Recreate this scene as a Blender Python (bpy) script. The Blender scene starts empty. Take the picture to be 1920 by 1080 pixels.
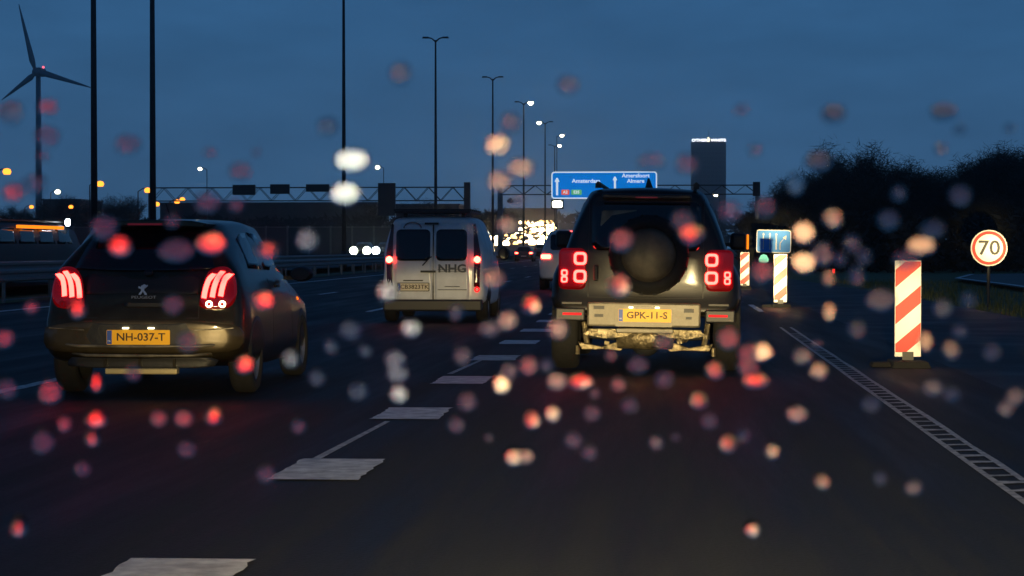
import bpy, bmesh, math, random
from mathutils import Vector, Matrix, noise
R = math.radians
PI = math.pi
rnd = random.Random(7)
scene = bpy.context.scene
C = scene.collection

# ------------------------------------------------------------------ camera
F = 3850.0                      # focal length in pixels of a 1920 wide frame
EYE = 1.28
cd = bpy.data.cameras.new('camera')
cam = bpy.data.objects.new('camera', cd)
C.objects.link(cam)
cam.location = (0, 0, EYE)
cam.rotation_mode = 'XYZ'
cam.rotation_euler = (R(90) - math.atan(75 / F), 0, math.atan(280 / F))
cd.sensor_width = 36
cd.lens = 36 * F / 1920
cd.clip_start = 0.05
cd.clip_end = 9000
cd.dof.use_dof = True
cd.dof.focus_distance = 22
cd.dof.aperture_fstop = cd.lens / 4.2
scene.camera = cam
CR = cam.rotation_euler.to_matrix()


def ray(px, py):
    return (CR @ Vector(((px - 960) / F, (540 - py) / F, -1))).normalized()


def at(px, py, Y):
    d = ray(px, py)
    return Vector((0, 0, EYE)) + d * (Y / d.y)


# ------------------------------------------------------------------ world, sun, exposure
w = bpy.data.worlds.new('World')
scene.world = w
w.use_nodes = True
nt = w.node_tree
nt.nodes.clear()
out = nt.nodes.new('ShaderNodeOutputWorld')
bg = nt.nodes.new('ShaderNodeBackground')
sky = nt.nodes.new('ShaderNodeTexSky')
sky.sky_type = 'NISHITA'
sky.sun_disc = False
sky.sun_elevation = R(-4)
sky.sun_rotation = R(70)
sky.air_density = 1.6
sky.dust_density = 2.0
sky.ozone_density = 3.0
# overcast dusk: the deep blue of the cloud sheet, a little lighter and greyer towards the horizon
tc = nt.nodes.new('ShaderNodeTexCoord')
sep = nt.nodes.new('ShaderNodeSeparateXYZ')
cr = nt.nodes.new('ShaderNodeValToRGB')
cr.color_ramp.elements[0].position = 0.0
cr.color_ramp.elements[0].color = (.028, .074, .150, 1)
cr.color_ramp.elements[1].position = 0.8
cr.color_ramp.elements[1].color = (.004, .016, .045, 1)
for p_, c_ in ((.035, (.027, .074, .150)), (.10, (.019, .064, .140)), (.28, (.008, .036, .095))):
    e = cr.color_ramp.elements.new(p_); e.color = (*c_, 1)
nz = nt.nodes.new('ShaderNodeTexNoise')
nz.inputs['Scale'].default_value = 9
nz.inputs['Detail'].default_value = 8
nz.inputs['Roughness'].default_value = .62
mp = nt.nodes.new('ShaderNodeMapping')
mp.inputs['Scale'].default_value = (1, 1, 4)
mr = nt.nodes.new('ShaderNodeMapRange')
mr.inputs['From Min'].default_value = .3
mr.inputs['From Max'].default_value = .7
mr.inputs['To Min'].default_value = .86
mr.inputs['To Max'].default_value = 1.13
mx = nt.nodes.new('ShaderNodeMix'); mx.data_type = 'RGBA'; mx.blend_type = 'MULTIPLY'
mx.inputs[0].default_value = 1.0
mx2 = nt.nodes.new('ShaderNodeMix'); mx2.data_type = 'RGBA'; mx2.blend_type = 'ADD'
mx2.inputs[0].default_value = 0.02
nt.links.new(tc.outputs['Generated'], sep.inputs[0])
nt.links.new(sep.outputs['Z'], cr.inputs[0])
nt.links.new(tc.outputs['Generated'], mp.inputs[0])
nt.links.new(mp.outputs[0], nz.inputs['Vector'])
nt.links.new(nz.outputs['Fac'], mr.inputs['Value'])
nt.links.new(cr.outputs[0], mx.inputs[6])
nt.links.new(mr.outputs[0], mx.inputs[7])
nt.links.new(mx.outputs[2], mx2.inputs[6])
nt.links.new(sky.outputs[0], mx2.inputs[7])
nt.links.new(mx2.outputs[2], bg.inputs[0])
bg.inputs[1].default_value = 1.75
nt.links.new(bg.outputs[0], out.inputs[0])

sun_d = bpy.data.lights.new('sun', 'SUN')
sun_d.energy = 0.02
sun_d.angle = R(25)
sun_d.color = (.6, .75, 1)
sun = bpy.data.objects.new('sun', sun_d)
sun.rotation_euler = (R(60), 0, R(70))
C.objects.link(sun)

vs = scene.view_settings
vs.view_transform = 'Standard'
vs.look = 'None'
vs.exposure = 0
vs.gamma = 1
vs.use_curve_mapping = False
scene.cycles.sample_clamp_indirect = 50
scene.cycles.max_bounces = 10
scene.cycles.transmission_bounces = 8
scene.cycles.use_adaptive_sampling = False
scene.cycles.caustics_refractive = True
scene.cycles.blur_glossy = 0.5

# the dipped headlamps of the car that carries the camera: they light the backs of the cars, the beacons and the signs
HEAD = 26000


def own_headlamp(x, spots):
    ld = bpy.data.lights.new('own_headlamp', 'SPOT')
    ld.energy = HEAD
    ld.spot_size = R(80)
    ld.spot_blend = .3
    ld.shadow_soft_size = .07
    ld.color = (1, .76, .36)
    ld.use_nodes = True
    n = ld.node_tree
    em = [k for k in n.nodes if k.type == 'EMISSION'][0]
    t = n.nodes.new('ShaderNodeTexCoord')
    s = n.nodes.new('ShaderNodeSeparateXYZ')
    n.links.new(t.outputs['Normal'], s.inputs[0])

    def math_(op, a, b=None):
        m = n.nodes.new('ShaderNodeMath'); m.operation = op
        for i, v in enumerate((a, b)):
            if v is None: continue
            if isinstance(v, (int, float)): m.inputs[i].default_value = v
            else: n.links.new(v, m.inputs[i])
        return m.outputs[0]
    az = math_('ABSOLUTE', s.outputs['Z'])
    h = math_('MULTIPLY', math_('DIVIDE', s.outputs['X'], az), 57.3)
    v = math_('MULTIPLY', math_('DIVIDE', s.outputs['Y'], az), 57.3)
    # cut-off: level on the left, rising to the right
    cut = math_('ADD', math_('MULTIPLY', math_('MAXIMUM', h, 0.0), .10), .22)
    above = math_('MAXIMUM', math_('SUBTRACT', v, cut), 0.0)
    up = math_('POWER', 2.718, math_('MULTIPLY', above, -3.2))
    below = math_('MAXIMUM', math_('SUBTRACT', -0.6, v) if False else math_('MULTIPLY', math_('ADD', v, 0.5), -1.0), 0.0)
    dn = math_('ADD', math_('MULTIPLY', math_('POWER', 2.718, math_('MULTIPLY', below, -.7)), .45), .58)
    hh = math_('MULTIPLY', h, 1 / 15.0)
    side = math_('MULTIPLY', math_('POWER', 2.718, math_('MULTIPLY', math_('MULTIPLY', hh, hh), -1.0)), .36)
    st = math_('MULTIPLY', math_('MULTIPLY', math_('ADD', up, .004), dn), side)
    for ch, sh_, cv, sv_, amp in spots:  # extra beam spots added to brighten beacons, signs and the spare wheel
        a_ = math_('MULTIPLY', math_('SUBTRACT', h, ch), 1 / sh_)
        b_ = math_('MULTIPLY', math_('SUBTRACT', v, cv), 1 / sv_)
        g_ = math_('POWER', 2.718, math_('MULTIPLY', math_('ADD', math_('MULTIPLY', a_, a_), math_('MULTIPLY', b_, b_)), -1.0))
        st = math_('ADD', st, math_('MULTIPLY', g_, amp))
    n.links.new(st, em.inputs['Strength'])
    o = bpy.data.objects.new('own_headlamp', ld)
    o.location = (x, 1.9, .66)
    o.rotation_euler = (R(90), 0, 0)
    C.objects.link(o)


own_headlamp(-.65, ((1.2, .9, 1.2, .7, .14),))
own_headlamp(.65, ((2.3, .75, .05, .8, 26), (5.8, 1.3, 0, 2.0, .8), (8.7, .62, .85, .55, 11), (2.95, .6, .9, .35, 34)))  # added spots stand in for retroreflective sheeting


# ------------------------------------------------------------------ materials
def principled(name):
    m = bpy.data.materials.new(name)
    m.use_nodes = True
    return m, m.node_tree, m.node_tree.nodes['Principled BSDF']


def mat(name, col, rough=.6, metal=0., var=.25, scale=3., bump=0., bscale=40., coat=0., emit=None, estr=0., col2=None, rvar=0., spec=.5):
    m, t, p = principled(name)
    tcn = t.nodes.new('ShaderNodeTexCoord')
    nzn = t.nodes.new('ShaderNodeTexNoise')
    nzn.inputs['Scale'].default_value = scale
    nzn.inputs['Detail'].default_value = 6
    nzn.inputs['Roughness'].default_value = .6
    t.links.new(tcn.outputs['Object'], nzn.inputs['Vector'])
    rp = t.nodes.new('ShaderNodeValToRGB')
    c2 = col2 or tuple(max(0, c * (1 - var)) for c in col)
    c1 = tuple(min(1, c * (1 + var * .6)) for c in col)
    rp.color_ramp.elements[0].position = .32
    rp.color_ramp.elements[1].position = .68
    rp.color_ramp.elements[0].color = (*c2, 1)
    rp.color_ramp.elements[1].color = (*c1, 1)
    t.links.new(nzn.outputs['Fac'], rp.inputs[0])
    t.links.new(rp.outputs[0], p.inputs['Base Color'])
    p.inputs['Roughness'].default_value = rough
    p.inputs['Metallic'].default_value = metal
    p.inputs['Specular IOR Level'].default_value = spec
    if rvar:
        q = t.nodes.new('ShaderNodeMapRange')
        q.inputs['From Min'].default_value = .35
        q.inputs['From Max'].default_value = .65
        q.inputs['To Min'].default_value = rough - rvar
        q.inputs['To Max'].default_value = rough + rvar
        t.links.new(nzn.outputs['Fac'], q.inputs['Value'])
        t.links.new(q.outputs[0], p.inputs['Roughness'])
    if coat:
        p.inputs['Coat Weight'].default_value = coat
        p.inputs['Coat Roughness'].default_value = .08
    if bump:
        n2 = t.nodes.new('ShaderNodeTexNoise')
        n2.inputs['Scale'].default_value = bscale
        n2.inputs['Detail'].default_value = 4
        t.links.new(tcn.outputs['Object'], n2.inputs['Vector'])
        b = t.nodes.new('ShaderNodeBump')
        b.inputs['Strength'].default_value = bump
        b.inputs['Distance'].default_value = .02
        t.links.new(n2.outputs['Fac'], b.inputs['Height'])
        t.links.new(b.outputs[0], p.inputs['Normal'])
    if emit:
        p.inputs['Emission Color'].default_value = (*emit, 1)
        p.inputs['Emission Strength'].default_value = estr
    return m


def lamp_mat(name, col, strength):
    m = bpy.data.materials.new(name)
    m.use_nodes = True
    t = m.node_tree
    t.nodes.clear()
    o = t.nodes.new('ShaderNodeOutputMaterial')
    e = t.nodes.new('ShaderNodeEmission')
    e.inputs[0].default_value = (*col, 1)
    e.inputs[1].default_value = strength
    t.links.new(e.outputs[0], o.inputs[0])
    return m


M = {}
M['asphalt'] = mat('asphalt', (.019, .022, .026), .66, var=.45, scale=1.2, bump=.6, bscale=45, rvar=.14, spec=.28)
M['shoulder_asphalt'] = mat('shoulder_asphalt', (.030, .034, .040), .62, var=.25, scale=.6, bump=.35, bscale=60, rvar=.12, spec=.3)
M['concrete_road'] = mat('concrete_road', (.11, .11, .105), .7, var=.25, scale=.4, bump=.2)
M['grass'] = mat('grass', (.12, .13, .045), .95, var=.5, scale=1.3, bump=.8, bscale=12, col2=(.04, .045, .016))
M['blade'] = mat('grass_blades', (.12, .13, .035), .9, var=.4, scale=2)
M['paint'] = mat('road_paint', (.84, .84, .82), .5, var=.1, scale=7, bump=.4, col2=(.40, .40, .40))
M['oldpaint'] = mat('worn_road_paint', (.62, .60, .56), .6, var=.4, scale=11, col2=(.22, .22, .22))
M['steel'] = mat('galvanised_steel', (.20, .21, .21), .5, .6, var=.3, scale=4, rvar=.12)
M['darksteel'] = mat('dark_steel', (.035, .037, .04), .55, .4, var=.3)
M['concrete'] = mat('concrete', (.16, .16, .15), .9, var=.3, scale=.5, bump=.3)
M['darkwall'] = mat('noise_wall', (.055, .058, .06), .9, var=.3, scale=.3)
M['black'] = mat('black_plastic', (.012, .012, .013), .5, var=.2, bump=.1)
M['rubber'] = mat('tyre_rubber', (.007, .007, .007), .85, var=.3, scale=20, bump=.3)
M['glass'] = mat('dark_car_glass', (.006, .007, .009), .06, var=.2, spec=.6)
M['rim'] = mat('alloy_rim', (.25, .25, .25), .35, .8, var=.2)
M['chrome'] = mat('chrome_trim', (.6, .6, .6), .16, 1., var=.08)
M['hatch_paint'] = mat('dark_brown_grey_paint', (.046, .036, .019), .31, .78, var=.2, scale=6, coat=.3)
M['lit_bumper_paint'] = mat('lit_brown_bumper_paint', (.072, .055, .029), .36, .45, var=.3, scale=5, bump=.12, bscale=7, coat=.3)  # hatchback paint made lighter: headlamp light put into the bumper's colour
M['suv_paint'] = mat('dark_grey_paint', (.008, .007, .006), .36, .3, var=.2, scale=5, coat=.25)
M['silver'] = mat('silver_bumper', (.17, .15, .11), .46, .2, var=.8, scale=4.5, bump=.35, bscale=6, rvar=.08)
M['lit_gold_trim'] = mat('lit_metal_trim', (.55, .45, .22), .45, .3, var=.2)  # headlamp-lit gold tone put into the metal's colour
M['mottled_steel'] = mat('chassis_steel', (.27, .22, .13), .34, .65, var=.85, scale=11, bump=.9, bscale=24)  # strong random mottling, dark to gold-brown
M['van_white'] = mat('white_van_paint', (.66, .68, .70), .5, var=.16, scale=2.4, coat=.08)
M['white_car'] = mat('white_car_paint', (.62, .6, .6), .35, var=.1, coat=.5)
M['dark_car'] = mat('dark_car_paint', (.03, .033, .038), .35, .3, var=.2, coat=.5)
M['grey_car'] = mat('grey_car_paint', (.14, .15, .16), .35, .3, var=.15, coat=.5)
M['plate'] = mat('yellow_plate', (.80, .42, .008), .5, var=.06, emit=(1, .36, .0), estr=.16)  # slight glow added in place of the plate's retroreflection
M['plate_w'] = mat('pale_plate', (.70, .62, .45), .5, var=.1)
M['plate_blue'] = mat('plate_blue_band', (.03, .09, .42), .5, var=.1)
M['ink'] = mat('plate_lettering', (.06, .03, .01), .6, var=.1)
M['decal'] = mat('van_decal', (.10, .11, .12), .6, var=.2)
M['red_lens'] = mat('red_lamp_lens', (.12, .002, .002), .12, var=.15, coat=.5, emit=(1, .002, .008), estr=.10)
M['red_lens_dim'] = mat('faint_glow_red_lens', (.18, .006, .006), .15, var=.15, coat=.5, emit=(1, .0, .0), estr=.05)  # faint glow added to lenses that are not switched on
M['dark_lens'] = mat('smoked_red_lens', (.05, .003, .003), .15, var=.2, coat=.4)
M['red_led'] = lamp_mat('lit_red_tail_lamp', (1, .034, .026), 18)
M['red_bulb'] = lamp_mat('lit_red_bulb', (1, .05, .03), 26)
M['red_bar'] = lamp_mat('glowing_red_reflector', (1, .02, .02), 1.6)  # on reflectors this emission stands in for thrown-back headlamp light
M['orange_led'] = lamp_mat('orange_marker', (1, .22, .01), 1.6)
M['white_led'] = lamp_mat('white_lamp', (.85, .92, 1), 20)
M['head_warm'] = lamp_mat('warm_headlamp', (1, .78, .42), 55)
M['head_cool'] = lamp_mat('cool_headlamp', (.86, .96, 1), 26)
M['head_green'] = lamp_mat('pale_headlamp', (.93, 1, .72), 26)
M['far_gold'] = lamp_mat('golden_far_headlamp', (1, .56, .17), 5)
M['far_warm'] = lamp_mat('warm_far_headlamp', (1, .70, .34), 24)
M['fog'] = lamp_mat('fog_lamp', (.8, 1, .7), 5)
M['sodium'] = lamp_mat('sodium_lamp', (1, .30, .03), 2.8)
M['pale_lamp'] = lamp_mat('pale_lamp', (1, .92, .62), 12)
M['plate_lamp'] = lamp_mat('plate_lamp', (1, .85, .45), 8)
M['sign_blue'] = mat('glowing_blue_sign', (.01, .10, .42), .5, var=.1, scale=1, emit=(.0, .16, .56), estr=.95)  # the sign faces glow by emission in their own colours
M['sign_white'] = mat('glowing_white_sign', (.7, .7, .7), .5, var=.05, emit=(.8, .9, 1), estr=.75)
M['sign_green'] = mat('glowing_green_sign', (.02, .3, .1), .5, var=.1, emit=(.14, .5, .2), estr=.7)
M['sign_red'] = mat('glowing_red_sign', (.5, .05, .03), .5, var=.1, emit=(.9, .13, .07), estr=.7)
M['matrix'] = lamp_mat('lit_matrix_panel', (1, .97, .72), 9)
M['refl_blue'] = mat('reflective_blue', (.005, .30, .95), .5, var=.1, scale=3)
M['refl_white'] = mat('reflective_white', (.88, .86, .80), .5, var=.05, scale=3)
M['refl_red'] = mat('reflective_red', (.60, .012, .004), .5, var=.1, scale=3)
M['sign_black'] = mat('sign_black', (.02, .02, .02), .6, var=.1)
M['bark'] = mat('bark', (.035, .03, .026), .95, var=.3)
M['twig'] = mat('twigs', (.016, .018, .016), .95, var=.4)
M['tower'] = mat('tower_facade', (.022, .028, .045), .4, .2, var=.2, scale=.02)
M['tower_glass'] = mat('tower_glass', (.03, .04, .06), .2, .2, var=.3, scale=.1)
M['neon'] = lamp_mat('lit_white_letters', (.92, .95, 1), 3.2)
M['neon_y'] = lamp_mat('lit_yellow_emblem', (1, .93, .6), 2.6)
M['turbine'] = mat('turbine_shell', (.10, .14, .18), .6, var=.08)
M['red_tip'] = lamp_mat('red_warning_lamp', (1, .1, .15), 3)
M['green_lamp'] = lamp_mat('green_lamp', (.35, 1, .55), 1.2)


# tyre-polished lanes: stretch the asphalt's patches along the road
t_ = M['asphalt'].node_tree
tc_ = [n for n in t_.nodes if n.type == 'TEX_COORD'][0]
n1_ = [n for n in t_.nodes if n.type == 'TEX_NOISE'][0]
mp_ = t_.nodes.new('ShaderNodeMapping')
mp_.inputs['Scale'].default_value = (1.6, .10, 1)
t_.links.new(tc_.outputs['Object'], mp_.inputs[0])
t_.links.new(mp_.outputs[0], n1_.inputs['Vector'])


# ------------------------------------------------------------------ mesh helpers
class MB:
    def __init__(self):
        self.v, self.f = [], []

    def add(self, vs_, fs):
        n = len(self.v)
        self.v += [tuple(a) for a in vs_]
        self.f += [tuple(i + n for i in q) for q in fs]
        return self

    def box(self, c, s, rot=None, taper=None):
        x, y, z = (k / 2 for k in s)
        pts = [Vector((sx * x, sy * y, sz * z)) for sx in (-1, 1) for sy in (-1, 1) for sz in (-1, 1)]
        if taper:
            for p in pts:
                if p.z > 0:
                    p.x *= taper[0]; p.y *= taper[1]
        if rot:
            m = Matrix.Rotation(rot[2], 3, 'Z') @ Matrix.Rotation(rot[1], 3, 'Y') @ Matrix.Rotation(rot[0], 3, 'X')
            pts = [m @ p for p in pts]
        pts = [p + Vector(c) for p in pts]
        return self.add(pts, [(0, 1, 3, 2), (4, 6, 7, 5), (0, 4, 5, 1), (2, 3, 7, 6), (0, 2, 6, 4), (1, 5, 7, 3)])

    def tube(self, pts, rad, n=8, cap=True):
        pts = [Vector(p) for p in pts]
        if not isinstance(rad, (list, tuple)): rad = [rad] * len(pts)
        vs_, fs = [], []
        for i, p in enumerate(pts):
            d = (pts[min(i + 1, len(pts) - 1)] - pts[max(i - 1, 0)]).normalized()
            u = d.orthogonal().normalized() if abs(d.z) > .9 else d.cross(Vector((0, 0, 1))).normalized()
            q = d.cross(u)
            for k in range(n):
                a = 2 * PI * k / n
                vs_.append(p + (u * math.cos(a) + q * math.sin(a)) * rad[i])
        for i in range(len(pts) - 1):
            for k in range(n):
                a, b = i * n + k, i * n + (k + 1) % n
                fs.append((a, b, b + n, a + n))
        if cap:
            fs.append(tuple(range(n)))
            fs.append(tuple(range((len(pts) - 1) * n, len(pts) * n)))
        return self.add(vs_, fs)

    def prism(self, poly, y0, y1, plane='XZ'):
        """polygon in two axes, extruded along the third"""
        n = len(poly)
        def mk(a, b, t):
            return {'XZ': (a, t, b), 'XY': (a, b, t), 'YZ': (t, a, b)}[plane]
        vs_ = [mk(a, b, y0) for a, b in poly] + [mk(a, b, y1) for a, b in poly]
        fs = [tuple(range(n)), tuple(range(2 * n - 1, n - 1, -1))]
        fs += [(i, (i + 1) % n, (i + 1) % n + n, i + n) for i in range(n)]
        return self.add(vs_, fs)

    def lathe(self, prof, axis='X', c=(0, 0, 0), n=28):
        """prof: list of (radius, along)"""
        vs_, fs = [], []
        for r_, t in prof:
            for k in range(n):
                a = 2 * PI * k / n
                ca, sa = r_ * math.cos(a), r_ * math.sin(a)
                p = {'X': (t, ca, sa), 'Y': (ca, t, sa), 'Z': (ca, sa, t)}[axis]
                vs_.append((p[0] + c[0], p[1] + c[1], p[2] + c[2]))
        for i in range(len(prof) - 1):
            for k in range(n):
                a, b = i * n + k, i * n + (k + 1) % n
                fs.append((a, b, b + n, a + n))
        return self.add(vs_, fs)

    def build(self, name, m, parent=None, smooth=False, bevel=0, sub=0, loc=None):
        me = bpy.data.meshes.new(name)
        me.from_pydata(self.v, [], self.f)
        bm = bmesh.new(); bm.from_mesh(me)
        bmesh.ops.recalc_face_normals(bm, faces=bm.faces)
        bm.to_mesh(me); bm.free()
        me.materials.append(m)
        if smooth:
            me.polygons.foreach_set('use_smooth', [True] * len(me.polygons))
        o = bpy.data.objects.new(name, me)
        C.objects.link(o)
        if parent: o.parent = parent
        if loc is not None: o.location = loc
        if bevel:
            b = o.modifiers.new('bevel', 'BEVEL'); b.width = bevel; b.segments = 2; b.limit_method = 'ANGLE'
        if sub:
            s = o.modifiers.new('sub', 'SUBSURF'); s.levels = sub; s.render_levels = sub
        return o


def tag(o, label=None, cat=None, group=None, kind=None):
    if label: o['label'] = label
    if cat: o['category'] = cat
    if group: o['group'] = group
    if kind: o['kind'] = kind
    return o


def empty(name, loc, rot=(0, 0, 0)):
    o = bpy.data.objects.new(name, None)
    o.empty_display_size = .2
    o.location = loc
    o.rotation_euler = rot
    C.objects.link(o)
    return o


def copy_tree(o, parent=None):
    c = o.copy()
    C.objects.link(c)
    c.parent = parent
    for ch in list(o.children):
        copy_tree(ch, c)
    return c


def text(body, size, m, parent, loc, rot=(PI / 2, 0, 0), name='lettering', bold=.0, depth=.003, sx=1.):
    cu = bpy.data.curves.new(name, 'FONT')
    cu.body = body
    cu.size = size
    cu.align_x = 'CENTER'
    cu.align_y = 'CENTER'
    cu.offset = bold
    cu.extrude = depth
    cu.resolution_u = 3
    tmp = bpy.data.objects.new('tmp', cu)
    C.objects.link(tmp)
    bpy.context.view_layer.update()
    me = bpy.data.meshes.new_from_object(tmp.evaluated_get(bpy.context.evaluated_depsgraph_get()))
    bpy.data.objects.remove(tmp)
    me.materials.clear()
    me.materials.append(m)
    o = bpy.data.objects.new(name, me)
    C.objects.link(o)
    o.parent = parent
    o.location = loc
    o.rotation_euler = rot
    o.scale = (sx, 1, 1)
    return o


def rrect(cx, cz, w_, h_, r_, n=4):
    r_ = min(r_, w_ / 2 - 1e-4, h_ / 2 - 1e-4)
    pts = []
    for k, (sx, sz) in enumerate(((1, -1), (1, 1), (-1, 1), (-1, -1))):
        for i in range(n + 1):
            a = -PI / 2 + k * PI / 2 + (PI / 2) * i / n
            pts.append((cx + sx * (w_ / 2 - r_) + r_ * math.cos(a), cz + sz * (h_ / 2 - r_) + r_ * math.sin(a)))
    return pts


# ------------------------------------------------------------------ the setting
def sheet(name, poly, z, m):
    b = MB()
    if callable(z): vs_ = [(x, y, z(x, y)) for x, y in poly]
    else: vs_ = [(x, y, z) for x, y in poly]
    b.add(vs_, [tuple(range(len(poly)))])
    return tag(b.build(name, m), kind='structure')


# ground with the rise far ahead
b = MB()
ys = [-30, 20, 60, 100, 150, 200, 250, 300, 350, 400, 450, 500, 560, 640, 760, 1000, 1600, 2600, 4200]


def rise(y):
    return max(0, min(y, 700) - 262) * .0222


def rise_at(x, y):
    # only the band of the motorway climbs; the land beside it stays low
    q = min(max((x + 95) / 30., 0), 1) * min(max((10 - x) / 18., 0), 1)
    return rise(y) * q


xs = [-2600, -900, -300, -150, -110, -95, -80, -65, -34, -16, -8, 1, 10, 30, 80, 200, 800, 2600]
vs_ = [(x, y, rise_at(x, y) - .03) for y in ys for x in xs]
fs = [(j * len(xs) + i, j * len(xs) + i + 1, (j + 1) * len(xs) + i + 1, (j + 1) * len(xs) + i) for j in range(len(ys) - 1) for i in range(len(xs) - 1)]
b.add(vs_, fs)
tag(b.build('ground', M['grass']), kind='structure')


def lane_shift(y):       # the road bends gently to the left far ahead
    return -max(0, y - 230) ** 2 * .00016


def strip(name, x0, x1, y0, y1, z, m, step=10):
    b = MB()
    n = max(2, int((y1 - y0) / step))
    for i in range(n + 1):
        y = y0 + (y1 - y0) * i / n
        dx = lane_shift(y)
        b.v += [(x0 + dx, y, rise(y) + z), (x1 + dx, y, rise(y) + z)]
    b.f += [(2 * i, 2 * i + 1, 2 * i + 3, 2 * i + 2) for i in range(n)]
    return tag(b.build(name, m), kind='structure')


strip('motorway', -15.2, 3.1, -20, 700, 0.0, M['asphalt'])
strip('opposite_carriageway', -38, -17.3, -20, 700, 0.25, M['asphalt'])
# merging lane on the right: it widens towards the camera
b = MB()
edge = [(-20, 5.9), (20, 5.3), (30, 5.9), (38, 6.6), (60, 6.3), (90, 5.2), (120, 4.2)]
for y, x in edge: b.v += [(3.1, y, -.004), (x, y, -.004)]
b.f += [(2 * i, 2 * i + 1, 2 * i + 3, 2 * i + 2) for i in range(len(edge) - 1)]
tag(b.build('hard_shoulder', M['shoulder_asphalt']), kind='structure')
# slip road behind the grass on the right
b = MB()
for y, x0, x1 in ((40, 9.3, 16), (52, 10.2, 17.5), (66, 10.8, 18.5), (80, 11.2, 19), (93, 13.6, 20)):
    b.v += [(x0, y, .10), (x1, y, .22)]
b.f += [(2 * i, 2 * i + 1, 2 * i + 3, 2 * i + 2) for i in range(4)]
tag(b.build('slip_road', M['concrete_road']), kind='structure')

# --- markings, each dash a piece of the carriageway
mark_root = tag(empty('road_marking', (0, 0, 0)), kind='structure')


def dash(x0, x1, y0, y1, m='paint', skew=0, z=.004, name='dash', parent=None):
    b = MB()
    n = 12
    for i in range(n + 1):
        y = y0 + (y1 - y0) * i / n
        j = lambda: rnd.uniform(-.014, .014)
        b.v += [(x0 + skew * i / n + j(), y + (rnd.uniform(-.015, .015) if i in (0, n) else 0), z), (x1 + skew * i / n + j(), y, z)]
    b.f += [(2 * i, 2 * i + 1, 2 * i + 3, 2 * i + 2) for i in range(n)]
    return b.build(name, M[m], parent or mark_root)


# block markings between our lane and the middle lane
for k in range(-1, 26):
    yc = 11.72 + 4.0 * k
    if yc < 2: continue
    dash(-2.16, -1.66, yc - .56, yc + .56, z=.008)
for k in range(24):
    yc = 20 + k * 12 - 6
    dash(-5.93, -5.79, yc + 14.8 - 12, yc + 17.8 - 12)
    dash(-9.45, -9.31, yc + 6, yc + 9)
strip('left_edge_line', -13.4, -13.2, -10, 330, .004, M['paint'])
strip('inner_barrier_kerb', -15.2, -14.9, -10, 330, .09, M['concrete'])
# old scratch of paint beside the blocks
b = MB(); b.add([(-2.14, 11.4, .004), (-2.08, 11.4, .004), (-1.99, 15.0, .004), (-2.03, 15.0, .004)], [(0, 1, 2, 3)])
b.build('scratch_line', M['oldpaint'], mark_root)
b = MB(); b.add([(-2.17, 20.7, .004), (-2.11, 20.7, .004), (-2.0, 24, .004), (-2.04, 24, .004)], [(0, 1, 2, 3)])
b.build('scratch_line', M['oldpaint'], mark_root)
# profiled edge line: two rails and rungs
rl = tag(empty('profiled_edge_line', (0, 0, 0)), kind='structure')


def edge_x(y):
    return 1.92 + .004 * (y - 18)


for s in (-.09, .075):
    b = MB()
    for i in range(24):
        y = 8 + i * 1.1
        x = edge_x(y) + s + rnd.uniform(-.003, .003)
        b.v += [(x, y, .004), (x + .042 + rnd.uniform(-.008, .006), y, .004)]
    b.f += [(2 * i, 2 * i + 1, 2 * i + 3, 2 * i + 2) for i in range(23)]
    b.build('edge_rail', M['oldpaint'], rl)
for i in range(64):
    y = 8 + i * .36
    x = edge_x(y)
    w1, w2 = rnd.uniform(.06, .15), rnd.uniform(.05, .14)
    if rnd.random() < .06: continue
    b = MB(); b.add([(x - .07, y, .006), (x + .08, y + .05, .006), (x + .08, y + .05 + w2, .006), (x - .07, y + w1, .006)], [(0, 1, 2, 3)])
    b.build('edge_rung', M['oldpaint'], rl)
dash(1.95, 2.07, 41.5, 46.5)
for k in range(8):
    dash(2.05, 2.17, 56 + 12 * k, 59 + 12 * k)
# white line along the slip road
b = MB()
pts = [(9.35, 40), (10.25, 52), (10.9, 66), (11.25, 80), (13.6, 92)]
for x, y in pts: b.v += [(x, y, .125), (x + .22, y, .13)]
b.f += [(2 * i, 2 * i + 1, 2 * i + 3, 2 * i + 2) for i in range(4)]
tag(b.build('slip_road_line', M['paint']), kind='structure')

# grass blades on the verge: nobody could count them
b = MB()
for i in range(9000):
    y = 17 + 62 * rnd.random() ** 1.4
    xe = 5.4 if y < 22 else (5.3 + (y - 20) * .07 if y < 38 else 6.6)
    x = xe + .05 + rnd.random() ** 1.5 * 6
    if x > 9.0 + (y - 40) * .05 and y > 38: continue
    a = rnd.uniform(0, PI); h = rnd.uniform(.06, .22); s = rnd.uniform(.006, .014)
    lx, ly = rnd.uniform(-.06, .06), rnd.uniform(-.06, .06)
    b.add([(x - math.cos(a) * s, y - math.sin(a) * s, -.03), (x + math.cos(a) * s, y + math.sin(a) * s, -.03), (x + lx, y + ly, h)], [(0, 1, 2)])
tag(b.build('verge_grass', M['blade']), 'rough dark grass on the verge between the hard shoulder and the slip road', 'grass', kind='stuff')


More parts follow.
